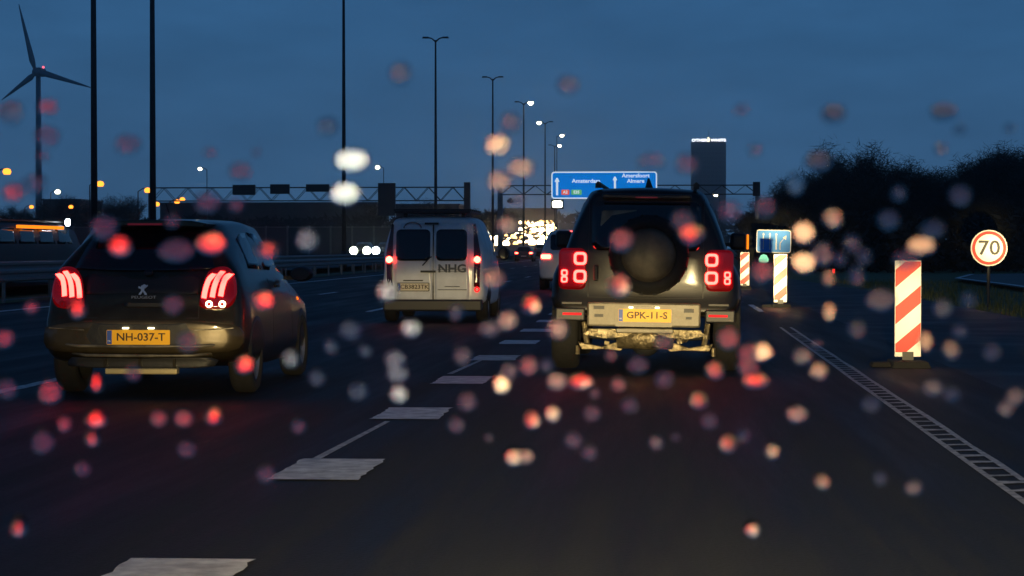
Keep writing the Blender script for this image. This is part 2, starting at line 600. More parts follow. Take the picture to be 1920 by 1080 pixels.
# ------------------------------------------------------------------ guard rails
def guard_rail(x, y0, y1, z, label, step=4.0):
    root = tag(empty('guard_rail', (x, y0, 0)), label, 'guard rail', 'guard rails of the central reserve')
    L = y1 - y0
    prof = [(0, -.155), (.05, -.12), (.05, -.06), (0, -.02), (0, .02), (.05, .06), (.05, .12), (0, .155)]
    b = MB()
    for t in (0, L):
        for px_, pz in prof: b.v.append((px_, t, z + pz))
    n = len(prof)
    for i in range(n - 1): b.f.append((i, i + 1, i + 1 + n, i + n))
    b.build('rail', M['steel'], root)
    pm = None
    k = 0
    yy = 0
    while yy < L:
        if pm is None:
            o = MB().box((-.06, 0, z / 2), (.06, .1, z + .25)).build('post', M['steel'], root)
            pm = o
        else:
            o = pm.copy(); C.objects.link(o)
        o.location = (0, yy, 0)
        yy += step if yy < 160 else 12
    return root


guard_rail(-15.6, 20, 330, .62, 'steel guard rail nearest the carriageway, behind the dark hatchback')
guard_rail(-16.9, 20, 330, .78, 'second steel guard rail, beyond the first one and higher')


# ------------------------------------------------------------------ lamp posts
def lamp_post(loc, H, rad, arms, name='street_lamp', arm=2.0, head_m=None):
    root = empty(name, loc)
    MB().tube([(0, 0, 0), (0, 0, H * .4), (0, 0, H)], [rad, rad * .8, rad * .45], 10).build('pole', M['darksteel'], root, True)
    MB().tube([(0, 0, .0), (0, 0, 1.1)], rad * 1.25, 10).build('base', M['darksteel'], root, True)
    for s in arms:
        MB().tube([(0, 0, H - .15), (s * arm * .5, 0, H + .12), (s * arm, 0, H + .2)], [rad * .5, rad * .4, rad * .35], 6).build('arm', M['darksteel'], root, True)
        lit = head_m and head_m.get(s)
        h = MB().box((s * (arm + .2), 0, H + .2), (.55, .3, .13), taper=(.8, .7)).build('lamp_head', M['darksteel'], root)
        if lit:
            MB().lathe([(0.001, -.28), (.2, -.2), (.33, 0), (.28, .12), (.001, .16)], 'Z', (s * (arm + .2), 0, H + .06), 12).build('lamp_glass', lit, h, True)
    return root


GL = 'double armed lamp posts along the central reserve'
# pixel x, pixel y of the top (or None), distance, lit head
posts = [
    (177, None, 64, {}, 'tall black lamp pole cut off by the photo edge, nearest the wind turbine', .115, (1, -1)),
    (287, None, 76, {}, 'tall black lamp pole rising behind the roof of the dark hatchback', .13, (1, -1)),
    (645, None, 112, {}, 'tall black lamp pole cut off by the top, rising above the oncoming white headlamps', .13, (1, -1)),
    (817, 75, 165, {}, 'tallest whole lamp post with two unlit arms, right above the white van', .15, (1, -1)),
    (924, 148, 203, {}, 'second tallest whole lamp post with two unlit arms, beside the white van', .15, (1, -1)),
    (982, 194, 236, {1: 'pale_lamp'}, 'lamp post with one lit head on its right arm, third of the whole posts', .15, (1, -1)),
    (1022, 231, 274, {-1: 'pale_lamp'}, 'lamp post with one lit head on its left arm, close to the blue gantry sign', .15, (1, -1)),
    (1040, 274, 340, {1: 'pale_lamp'}, 'small lamp post with one lit head just left of the blue gantry sign', .16, (1, -1)),
    (1044, 255, 318, {1: 'pale_lamp'}, 'slender lamp post with a lit head above the left end of the blue gantry sign', .11, (1,)),
]
for px, py, D, lit, lab, rad, arms in posts:
    p = at(px, 465, D)
    top = at(px, py, D).z if py is not None else 18.3
    o = lamp_post((p.x, D, 0.0), top, rad, arms, 'lamp_post', .6, {k: M[v] for k, v in lit.items()})
    tag(o, lab, 'lamp post', GL)

# distant street lights
SL = 'lit street lamps far off on the left'
for px, py, D, m, r_, lab in [
    (13, 322, 150, 'sodium', .22, 'bright orange street lamp at the edge of the photo below the wind turbine'),
    (188, 345, 170, 'sodium', .22, 'bright orange street lamp right beside the first tall black pole'),
    (277, 357, 185, 'sodium', .22, 'bright orange street lamp just before the second tall black pole'),
    (294, 383, 240, 'sodium', .24, 'low orange street lamp just past the second tall black pole'),
    (332, 378, 230, 'sodium', .22, 'lower lamp of the close orange pair under the gantry end'),
    (342, 374, 240, 'sodium', .22, 'upper lamp of the close orange pair under the gantry end'),
    (375, 317, 260, 'pale_lamp', .18, 'small white street lamp high above the gantry beam'),
    (108, 360, 260, 'pale_lamp', .24, 'white street lamp between wind turbine and first tall pole'),
    (59, 388, 260, 'sodium', .2, 'small orange street lamp low beside the foot of the wind turbine'),
    (133, 388, 250, 'sodium', .2, 'small orange street lamp low below the white street lamp'),
    (708, 314, 300, 'pale_lamp', .22, 'small pale street lamp in the sky past the third tall black pole'),
    (1342, 366, 500, 'pale_lamp', .32, 'small pale street lamp beside the foot of the office tower'),
]:
    p = at(px, py, D)
    root = empty('street_lamp', (p.x, D, 0))
    s = -1 if px < 360 else 1
    MB().tube([(s * .9, 0, 0), (s * .9, 0, p.z - .1)], .06, 6).build('pole', M['darksteel'], root)
    MB().tube([(s * .9, 0, p.z - .1), (s * .4, 0, p.z + .2), (0, 0, p.z + .2)], .045, 6).build('arm', M['darksteel'], root)
    MB().lathe([(.001, -r_), (r_ * 1.1, -r_ * .9), (r_ * 1.5, 0), (r_ * 1.1, r_ * .9), (.001, r_ * 1.2)], 'Z', (0, 0, p.z), 12).build('lamp_glass', M[m], root, True)
    tag(root, lab, 'street lamp', SL)

# ------------------------------------------------------------------ wind turbine
D = 620
hub = at(68, 135, D)
t = tag(empty('wind_turbine', (hub.x, D, 0)), 'grey three bladed wind turbine standing against the dusk sky', 'wind turbine')
sp = F / D
MB().tube([(0, 2, 0), (0, 2, hub.z)], [1.15, .72], 16).build('tower', M['turbine'], t, True)
nac = MB().box((.2, 3, hub.z + .2), (2.4, 6, 2.5)).build('nacelle', M['turbine'], t, bevel=.5)
MB().lathe([(.001, 0), (.35, .1), (.35, .5), (.001, .7)], 'Z', (1.3, 3, hub.z + 1.4), 8).build('warning_lamp', M['red_tip'], nac)
MB().lathe([(.001, -1.6), (.9, -1.2), (1.4, 0), (1.3, .8)], 'Y', (0, 0, hub.z), 16).build('hub', M['turbine'], t, True)
for tx, ty in ((36, 8), (172, 165), (4, 187)):
    tip = at(tx, ty, D) - hub
    L = tip.length
    d = Vector((tip.x, 0, tip.z)).normalized()
    q = Vector((-d.z, 0, d.x))
    b = MB()
    st = [(0, .5, .5), (.05, .7, .5), (.18, 1.35, .4), (.45, .95, .25), (.75, .6, .15), (1, .16, .05)]
    for f_, c_, th in st:
        c0 = d * (L * f_)
        for u, v_ in ((-.35, 0), (0, .5), (.65, .1), (0, -.5)):
            k = c0 + q * (c_ * u * 1.4) + Vector((0, v_ * th * 2, 0))
            b.v.append((k.x, k.y - .3, k.z + hub.z))
    for i in range(len(st) - 1):
        for k in range(4):
            b.f.append((i * 4 + k, i * 4 + (k + 1) % 4, (i + 1) * 4 + (k + 1) % 4, (i + 1) * 4 + k))
    b.f.append((20, 21, 22, 23))
    b.build('blade', M['turbine'], t, True)


# ------------------------------------------------------------------ gantries
def truss(root, x0, x1, y, z0, z1, n, tilt=0.):
    def zz(x): return tilt * (x - x0)
    for z in (z0, z1):
        for yy in (y - .45, y + .45):
            MB().tube([(x0, yy, z), (x1, yy, z + zz(x1))], .05, 6).build('chord', M['darksteel'], root)
    for i in range(n):
        a = x0 + (x1 - x0) * i / n
        c = x0 + (x1 - x0) * (i + 1) / n
        for yy in (y - .45, y + .45):
            za, zc = (z0, z1) if i % 2 == 0 else (z1, z0)
            MB().tube([(a, yy, za + zz(a)), (c, yy, zc + zz(c))], .03, 5).build('diagonal', M['darksteel'], root)


D = 190
g1 = tag(empty('gantry', (0, D, 0)), 'dark lattice gantry over the opposite carriageway carrying sign backs and a tall box', 'gantry', 'gantries over the motorway')
pa, pb = at(285, 358, D), at(872, 351, D)
truss(g1, pa.x, pb.x, 0, at(872, 376, D).z, pb.z, 26)
MB().box((pb.x + .2, 0, pb.z / 2 + .2), (.55, .7, pb.z + .5)).build('leg', M['darksteel'], g1)
MB().box((pa.x, 0, pa.z / 2), (.55, .7, pa.z)).build('leg', M['darksteel'], g1)
for x0, x1, y0, y1 in ((440, 482, 347, 366), (510, 546, 346, 364), (577, 620, 346, 360)):
    a, c = at(x0, y0, D), at(x1, y1, D)
    MB().box(((a.x + c.x) / 2, -.8, (a.z + c.z) / 2), (c.x - a.x, .3, a.z - c.z)).build('sign_back', M['black'], g1)
a, c = at(712, 344, D), at(744, 405, D)
MB().box(((a.x + c.x) / 2, -1.0, (a.z + c.z) / 2), (c.x - a.x, .4, a.z - c.z)).build('equipment_box', M['darkwall'], g1)

D = 205
g2 = tag(empty('gantry', (0, D, 0)), 'lattice gantry spanning our carriageway that carries the blue direction sign', 'gantry', 'gantries over the motorway')
pa, pb = at(938, 348, D), at(1420, 347, D)
truss(g2, pa.x, pb.x, 0, at(1420, 364, D).z, pb.z, 22)
MB().box((pa.x, 0, pa.z / 2), (.5, .6, pa.z)).build('leg', M['steel'], g2)
MB().tube([(pb.x, 0, 0), (pb.x, 0, pb.z + .2)], .22, 10).build('leg', M['steel'], g2)
MB().box((pb.x - .1, -.2, pb.z - .4), (.7, .8, 1.4)).build('end_box', M['black'], g2)
k = at(1134, 372, D)
MB().lathe([(.001, -.3), (.32, -.2), (.38, 0), (.001, .3)], 'Z', (at(958, 376, D).x, -.5, at(958, 376, D).z), 10).build('camera_dome', M['black'], g2)
# the blue sign
sc_ = F / D
a, c = at(1034, 322, D - 1), at(1232, 372.5, D - 1)
W_, H_ = c.x - a.x, a.z - c.z
sg = tag(empty('direction_sign', ((a.x + c.x) / 2, D - 1.2, (a.z + c.z) / 2)), 'big glowing blue direction sign reading Amsterdam and Amersfoort Almere on the gantry', 'road sign')
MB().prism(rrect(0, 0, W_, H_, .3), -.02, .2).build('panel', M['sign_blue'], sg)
bo, bi = rrect(0, 0, W_, H_, .3, 5), rrect(0, 0, W_ - .24, H_ - .24, .2, 5)
b = MB(); n = len(bo)
b.v = [(x, -.05, z) for x, z in bo] + [(x, -.05, z) for x, z in bi] + [(x, -.02, z) for x, z in bo] + [(x, -.02, z) for x, z in bi]
for i in range(n):
    j = (i + 1) % n
    b.f += [(i, j, j + n, i + n), (i, j, j + 2 * n, i + 2 * n), (i + n, j + n, j + 3 * n, i + 3 * n)]
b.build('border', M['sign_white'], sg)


def sgl(px, py):
    p = at(px, py, D - 1.2)
    return p.x - sg.location.x, p.z - sg.location.z


def arrow(x, z0, z1, w_, root, m, name='arrow', y=-.05):
    b = MB()
    hw = w_ * .5
    b.prism([(x - hw * .42, z0), (x + hw * .42, z0), (x + hw * .42, z1 - w_ * .8), (x - hw * .42, z1 - w_ * .8)], y, y + .03)
    b.prism([(x - hw, z1 - w_ * .8), (x + hw, z1 - w_ * .8), (x + hw * .25, z1), (x - hw * .25, z1)], y, y + .03)
    return b.build(name, m, root)


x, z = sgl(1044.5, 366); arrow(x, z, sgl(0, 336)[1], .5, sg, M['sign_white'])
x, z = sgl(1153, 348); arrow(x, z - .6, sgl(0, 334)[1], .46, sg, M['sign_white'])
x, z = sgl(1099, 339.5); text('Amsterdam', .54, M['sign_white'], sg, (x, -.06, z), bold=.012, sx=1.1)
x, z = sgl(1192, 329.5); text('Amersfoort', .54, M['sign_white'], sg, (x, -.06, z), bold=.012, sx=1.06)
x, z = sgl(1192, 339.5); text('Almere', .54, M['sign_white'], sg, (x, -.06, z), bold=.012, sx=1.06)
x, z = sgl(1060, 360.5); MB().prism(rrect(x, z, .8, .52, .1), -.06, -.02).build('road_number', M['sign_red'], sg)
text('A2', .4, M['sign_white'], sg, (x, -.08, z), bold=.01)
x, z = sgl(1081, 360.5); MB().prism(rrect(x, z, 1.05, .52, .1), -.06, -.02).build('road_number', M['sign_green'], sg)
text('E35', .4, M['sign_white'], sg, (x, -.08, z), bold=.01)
p = at(1045, 383, D - 1)
ms = tag(empty('matrix_signal', (p.x, D - 1.1, p.z)), 'glowing pale matrix signal hanging under the blue direction sign', 'matrix sign')
MB().box((0, .12, 0), (1.25, .2, .95)).build('housing', M['black'], ms)
MB().prism(rrect(0, 0, .98, .66, .18), -.02, .01).build('lit_panel', M['matrix'], ms)
MB().box((0, .15, .62), (.12, .12, .5)).build('bracket', M['darksteel'], ms)

# ------------------------------------------------------------------ office tower
D = 1450
a, c = at(1296, 266, D), at(1361, 440, D)
W_ = c.x - a.x
tw = tag(empty('office_tower', ((a.x + c.x) / 2, D, 0)), 'dark office tower with lit white letters along its roof', 'office tower')
Ht = a.z
MB().box((0, 12, Ht / 2), (W_, 24, Ht)).build('facade', M['tower'], tw)
nr, ncol = 21, 9
wm = None
for i in range(nr):
    z = Ht - 4.5 - i * (Ht - 8) / nr
    MB().box((0, -.25, z + 1.3), (W_ + .1, .5, .8)).build('floor_band', M['tower'], tw)
    for j in range(ncol):
        if wm is None:
            wm = MB().box((0, 0, 0), (W_ / ncol * .72, .3, 2.0)).build('window', M['tower_glass'], tw); o = wm
        else:
            o = wm.copy(); C.objects.link(o)
        o.location = (-W_ / 2 + W_ / ncol * (j + .5), -.12, z - .4)
MB().box((0, 6, Ht + .7), (W_ * .85, 12, 1.4)).build('parapet', M['tower'], tw)
MB().tube([(0, 6, Ht), (0, 6, Ht + 8.5)], [.35, .12], 6).build('mast', M['steel'], tw)
text('OTHER', 2.6, M['neon'], tw, (-W_ * .26, -.6, Ht + 1.0), bold=.07, depth=.1, sx=1.30)
text('WHITE', 2.6, M['neon'], tw, (W_ * .28, -.6, Ht + 1.0), bold=.07, depth=.1, sx=1.30)
MB().prism([(-.7, Ht), (.7, Ht), (1.0, Ht + 1.6), (.1, Ht + 3.4), (-.8, Ht + 3.0)], -.8, -.5).build('lit_emblem', M['neon_y'], tw)

# ------------------------------------------------------------------ embankment, noise walls, low buildings
D = 260
nw = tag(empty('noise_barrier', (0, D, 0)), 'long dark noise barrier on concrete posts beyond the opposite carriageway', 'noise barrier')
xa, xb = at(-60, 400, D).x, at(905, 400, D).x
npan = 24
pw = (xb - xa) / npan
pm = None
for i in range(npan):
    if pm is None:
        pm = MB().box((0, 0, 1.9), (pw - .12, .18, 3.9)).build('panel', M['darkwall'], nw); o = pm
    else:
        o = pm.copy(); C.objects.link(o)
    o.location = (xa + pw * (i + .5), 0, rnd.uniform(-.03, .03))
pm = None
for i in range(npan + 1):
    if pm is None:
        pm = MB().box((0, -.05, 2.0), (.22, .3, 4.2)).build('post', M['concrete'], nw); o = pm
    else:
        o = pm.copy(); C.objects.link(o)
    o.location = (xa + pw * i, 0, 0)
MB().box(((xa + xb) / 2, 0, 3.95), (xb - xa, .3, .12)).build('coping', M['concrete'], nw)

for px0, px1, pt, D, lab in ((300, 705, 383, 330, 'long low dark building with a flat roof behind the noise barrier and gantry'),
                             (742, 860, 385, 420, 'small dark building behind the white van and under the gantry end'),
                             (940, 1040, 392, 700, 'low dark building behind the far traffic lights'),
                             (80, 150, 376, 400, 'low dark building at the foot of the wind turbine')):
    a, c = at(px0, pt, D), at(px1, pt, D)
    bl = tag(empty('building', ((a.x + c.x) / 2, D, 0)), lab, 'building', 'dark buildings along the horizon')
    Wb = c.x - a.x
    MB().box((0, 8, a.z / 2), (Wb, 16, a.z)).build('wall', M['darkwall'], bl)
    MB().box((0, 8, a.z + .15), (Wb + .6, 16.6, .3)).build('roof', M['tower'], bl)
    nwn = max(3, int(Wb / 5))
    wm = None
    for i in range(nwn):
        if wm is None:
            wm = MB().box((0, 0, 0), (Wb / nwn * .6, .12, 1.3)).build('window', M['tower_glass'], bl); o = wm
        else:
            o = wm.copy(); C.objects.link(o)
        o.location = (-Wb / 2 + Wb / nwn * (i + .5), -.05, a.z * .62)


# ------------------------------------------------------------------ trees
def tree_mesh(seed, H, spread, nleaf):
    r_ = random.Random(seed)
    tr, cw = MB(), MB()
    tips = []

    def grow(p, d, L, rad, depth):
        q = p + d * L
        (tr if depth < 2 else cw).tube([p, p.lerp(q, .5) + Vector((r_.uniform(-.05, .05), r_.uniform(-.05, .05), 0)) * L, q], [rad, rad * .8, rad * .6], 5 if depth < 2 else 3, cap=False)
        tips.append((q, depth))
        if depth >= 4: return
        for k in range(3 if depth else 5):
            nd = (d + Vector((r_.uniform(-1, 1), r_.uniform(-1, 1), r_.uniform(-.1, .8))) * spread).normalized()
            grow(p.lerp(q, r_.uniform(.5, 1)), nd, L * r_.uniform(.55, .8), rad * .55, depth + 1)
    grow(Vector((0, 0, 0)), Vector((0, 0, 1)), H * .34, H * .018, 0)
    ends = [q for q, k in tips if k >= 2]
    for i in range(nleaf):
        q = ends[r_.randrange(len(ends))]
        p = q + Vector((r_.gauss(0, .2), r_.gauss(0, .2), r_.gauss(0, .28)))
        a = Vector((r_.uniform(-1, 1), r_.uniform(-1, 1), r_.uniform(-.3, 1))).normalized() * r_.uniform(.15, .6)
        s = Vector((r_.uniform(-1, 1), r_.uniform(-1, 1), r_.uniform(-1, 1))) * .018
        cw.add([p - s, p + s, p + a], [(0, 1, 2)])
    mt = bpy.data.meshes.new('trunk'); mt.from_pydata(tr.v, [], tr.f); mt.materials.append(M['bark'])
    mc = bpy.data.meshes.new('crown'); mc.from_pydata(cw.v, [], cw.f); mc.materials.append(M['twig'])
    zs = max(q.z for q, k in tips)
    return mt, mc, zs


variants = [tree_mesh(11 + i, 8, sp_, nl) for i, (sp_, nl) in enumerate(((.75, 5200), (.45, 4600), (.9, 5600), (.55, 5200), (.7, 3600)))]


def plant_tree(x, y, h, lab, grp, k=None, wide=1.):
    mt, mc, zs = variants[rnd.randrange(5) if k is None else k]
    root = empty('tree', (x, y, -.05), (0, 0, rnd.uniform(0, 6.28)))
    s = h / zs
    root.scale = (s * wide, s * wide, s)
    for nm, me in (('trunk', mt), ('crown', mc)):
        o = bpy.data.objects.new(nm, me); C.objects.link(o); o.parent = root
    tag(root, lab, 'tree', grp)
    return root


# skyline of the wood on the right: pixel x, pixel y of the tops
skyl = [(1400, 405), (1430, 385), (1460, 362), (1490, 345), (1515, 322), (1540, 325), (1570, 318), (1590, 292), (1615, 296), (1640, 312), (1670, 330), (1700, 322), (1725, 312),
        (1755, 325), (1780, 300), (1805, 292), (1830, 305), (1855, 318), (1885, 296), (1910, 284), (1945, 290)]


def sky_y(px):
    for (a, ya), (c, yc) in zip(skyl, skyl[1:]):
        if a <= px <= c: return ya + (yc - ya) * (px - a) / (c - a)
    return skyl[0][1] if px < 1400 else skyl[-1][1]


gi = 'bare trees of the dark wood on the right'
wood = []
for row, (D0, hf) in enumerate(((165, 1.0), (150, .93), (136, .8), (122, .64))):
    px = 1404 + row * 9
    while px < 1960:
        D = D0 + rnd.uniform(-6, 6) + (60 if px < 1500 else 0)
        p = at(px, 465, D)
        h = (at(px, sky_y(px), D).z) * hf * rnd.uniform(.84, 1.10)
        wood.append((row, px, plant_tree(p.x, D, h, None, gi, wide=1.15)))
        px += rnd.uniform(24, 36)
WORDS = ['', 'second ', 'third ', 'fourth ', 'fifth ', 'sixth ', 'seventh ', 'eighth ', 'ninth ', 'tenth ', 'eleventh ', 'twelfth ', 'thirteenth ', 'fourteenth ', 'fifteenth ', 'sixteenth ']
groups_ = {}
for row, px, o in wood:
    an = min((('the blue lane sign', 1450), ('the thin marker post', 1563), ('the nearest striped beacon', 1703), ('the round 70 sign', 1855)), key=lambda q: abs(q[1] - px))
    groups_.setdefault((('tallest back row', 'second row', 'third row', 'low front row')[row], an[0], 'left' if px < an[1] else 'right'), []).append((abs(px - an[1]), o))
for (rw, an, sd_), lst in groups_.items():
    lst.sort(key=lambda q: q[0])
    for i, (_, o) in enumerate(lst):
        o['label'] = f'{WORDS[i]}dark tree {sd_} of {an}, {rw} of the wood'
# dark brushwood under the trees
b = MB()
for i in range(15000):
    px = rnd.uniform(1385, 1990); D = rnd.uniform(108, 170) + (40 if px < 1500 else 0)
    p = at(px, 465, D)
    hmax = at(px, sky_y(px), D).z * .52
    z = rnd.random() ** 1.3 * hmax
    a = Vector((rnd.uniform(-1, 1), rnd.uniform(-1, 1), rnd.uniform(-.2, 1))) * rnd.uniform(.25, .7)
    s = Vector((rnd.uniform(-1, 1), rnd.uniform(-1, 1), rnd.uniform(-1, 1))) * .16
    q = Vector((p.x, D, z))
    b.add([q - s, q + s, q + a], [(0, 1, 2)])
tag(b.build('undergrowth', M['twig']), 'tangled dark undergrowth filling the foot of the wood on the right', 'undergrowth', kind='stuff')
# trees on the left horizon
for i, (px, py, D) in enumerate([(118, 372, 300), (140, 380, 310), (160, 384, 300), (205, 376, 300), (232, 372, 310), (250, 376, 300), (60, 392, 310), (20, 390, 300), (770, 385, 330), (800, 380, 330), (835, 388, 330), (905, 392, 340), (940, 396, 400), (880, 398, 380), (690, 382, 330), (655, 388, 330), (1110, 395, 500), (1150, 398, 500)]):
    p = at(px, py, D)
    an = min((('the wind turbine', 68), ('the first tall black pole', 177), ('the second tall black pole', 287), ('the third tall black pole', 645), ('the white van', 812), ('the short gap between the gantries', 905), ('the blue direction sign', 1133)), key=lambda q: abs(q[1] - px))
    hz_seen = globals().setdefault('hz_seen', {}); hz_seen[an[0]] = hz_seen.get(an[0], 0) + 1
    plant_tree(p.x, D, p.z, f'{WORDS[hz_seen[an[0]] - 1]}bare tree on the far horizon behind {an[0]}'.strip(), 'bare trees along the far horizon', wide=1.3)
b = MB()
for i in range(9000):
    px = rnd.uniform(-80, 1420); D = rnd.uniform(270, 330) if px < 900 else rnd.uniform(820, 900)
    zt = at(px, 402 + 10 * noise.noise(Vector((px * .012, 0, 3))) + (8 if px < 900 else -4), D).z
    q = Vector((at(px, 400, D).x, D, rnd.random() ** .7 * zt))
    k = 1 if px < 900 else 2.6
    a = Vector((rnd.uniform(-1, 1), 0, rnd.uniform(-.5, 1))) * rnd.uniform(.5, 1.3) * k
    s = Vector((rnd.uniform(-1, 1), 0, rnd.uniform(-1, 1))) * .4 * k
    b.add([q - s, q + s, q + a], [(0, 1, 2)])
tag(b.build('horizon_scrub', M['twig']), 'dark band of scrub and far woodland along the horizon', 'scrub', kind='stuff')


# ------------------------------------------------------------------ beacons and small signs
def beacon(px, D, lab, scale=1.0):
    p = at(px, 465, D)
    root = tag(empty('traffic_beacon', (p.x, D, 0), (0, 0, R(rnd.uniform(-3, 3)))), lab, 'traffic beacon', 'red and white beacons along the hard shoulder')
    W_, z0, z1 = .27 * scale, .155, 1.135
    MB().box((0, .02, (z0 + z1) / 2 - .02), (W_ + .012, .035, z1 - z0 + .06)).build('panel', M['refl_white'], root, bevel=.008)
    # red diagonal stripes rising to the right
    H_ = z1 - z0
    per = .40
    slope = .86
    t0 = -.50
    k = 0
    while t0 < H_ + .1:
        za = z0 + t0
        # stripe between lines z = za + slope*(x+W/2) and + .19
        poly = []
        lo = lambda x: za + slope * (x + W_ / 2)
        hi = lambda x: lo(x) + .19
        N = 12
        up, dn = [], []
        for i in range(N + 1):
            x = -W_ / 2 + W_ * i / N
            l, h = max(lo(x), z0), min(hi(x), z1)
            if h > l + 1e-4: up.append((x, h)); dn.append((x, l))
        if len(up) > 1:
            b = MB(); n = len(up)
            for (x, h), (_, l) in zip(up, dn): b.v += [(x, -.004, l), (x, -.004, h)]
            b.f = [(2 * i, 2 * i + 2, 2 * i + 3, 2 * i + 1) for i in range(n - 1)]
            b.build('red_stripe', M['refl_red'], root)
        t0 += per
    MB().box((0, 0.02, .10), (.12, .05, .12)).build('neck', M['black'], root)
    MB().box((0, 0, .035), (.42, .72, .07), taper=(.85, .9)).build('rubber_foot', M['rubber'], root, bevel=.01)
    MB().box((-.30, -.05, .03), (.22, .3, .05), taper=(.8, .8)).build('foot_lug', M['rubber'], root, bevel=.01)
    return root


beacon(1703, 22.4, 'nearest and largest red and white striped beacon, standing on the hard shoulder')
beacon(1463.5, 44.8, 'middle red and white striped beacon, glowing in the headlamps')
beacon(1396.5, 65, 'farthest red and white striped beacon, close beside the boxy off-roader')
p = at(1432, 487, 90)
rf = tag(empty('warning_light', (p.x, 90, 0)), 'small pale green light on a short post between two beacons', 'warning light')
MB().tube([(0, 0, 0), (0, 0, p.z - .1)], .04, 6).build('post', M['darksteel'], rf)
MB().lathe([(.001, -.14), (.19, -.1), (.22, .02), (.12, .2), (.001, .24)], 'Z', (0, 0, p.z), 12).build('lamp_glass', M['green_lamp'], rf, True)
p = at(1563, 508, 75)
rf = tag(empty('marker_post', (p.x, 75, 0)), 'thin roadside marker post with a tiny red reflector on the grass', 'marker post')
MB().box((0, 0, p.z / 2), (.1, .05, p.z + .1)).build('post', M['black'], rf)
MB().box((0, -.04, p.z), (.07, .03, .14)).build('reflector', M['red_bar'], rf)

# 70 sign
D = 45
p = at(1854.5, 465, D)
sgn = tag(empty('speed_limit_sign', (p.x, D, 0)), 'round white speed limit sign with red ring reading 70 beside the slip road', 'road sign')
rad = 33.5 / F * D
MB().tube([(0, .06, 0), (0, .06, p.z + rad * .7)], .035, 8).build('post', M['darksteel'], sgn)
MB().lathe([(.001, 0), (rad, 0), (rad, .03), (.001, .03)], 'Y', (0, 0, p.z), 48).build('disc', M['refl_white'], sgn)
MB().lathe([(rad * .93, -.005), (rad * .93, -.008), (rad * .76, -.008), (rad * .76, -.005)], 'Y', (0, 0, p.z), 48).build('red_ring', M['refl_red'], sgn)
text('70', rad * 1.12, M['sign_black'], sgn, (0, -.008, p.z - .01), bold=.006, sx=1.1)
# lane sign
D = 100
a, c = at(1417, 431, D), at(1482, 474, D)
ls = tag(empty('lane_sign', ((a.x + c.x) / 2, D, 0), (0, R(1.2), 0)), 'dull blue lane layout sign with four white arrows, the right one bending away', 'road sign')
W_, H_, zc = c.x - a.x, a.z - c.z, (a.z + c.z) / 2
MB().prism(rrect(0, zc, W_, H_, .12), 0, .06).build('panel', M['refl_blue'], ls)
bo, bi = rrect(0, zc, W_, H_, .12, 4), rrect(0, zc, W_ - .08, H_ - .08, .1, 4)
b = MB(); n = len(bo)
b.v = [(x, -.006, z) for x, z in bo] + [(x, -.006, z) for x, z in bi]
b.f = [(i, (i + 1) % n, (i + 1) % n + n, i + n) for i in range(n)]
b.build('border', M['refl_white'], ls)
for k in range(3):
    x = -W_ * .30 + k * W_ * .185
    arrow(x, zc - H_ * .36, zc + H_ * .36, .11, ls, M['refl_white'], y=-.04)
x = W_ * .255
MB().tube([(x - .12, -.02, zc - H_ * .36), (x - .12, -.02, zc - .08), (x + .1, -.02, zc + .2)], .026, 6).build('bent_arrow', M['refl_white'], ls)
MB().prism([(x + .0, zc + .18), (x + .17, zc + .30), (x + .16, zc + .08)], -.04, -.01).build('arrow_tip', M['refl_white'], ls)
for s in (-.38, .3):
    MB().tube([(s * W_, .09, 0), (s * W_, .09, zc + H_ * .3)], .045, 8).build('post', M['darksteel'], ls)


# ------------------------------------------------------------------ cars
def catmull(P, n):
    out_ = []
    m = len(P)
    for i in range(m - 1):
        p0, p1, p2, p3 = P[max(i - 1, 0)], P[i], P[i + 1], P[min(i + 2, m - 1)]
        for k in range(n):
            t_ = k / n
            out_.append(tuple(.5 * (2 * b_ + (c_ - a_) * t_ + (2 * a_ - 5 * b_ + 4 * c_ - d_) * t_ ** 2 + (3 * b_ - a_ - 3 * c_ + d_) * t_ ** 3)
                              for a_, b_, c_, d_ in zip(p0, p1, p2, p3)))
    out_.append(P[-1])
    return out_


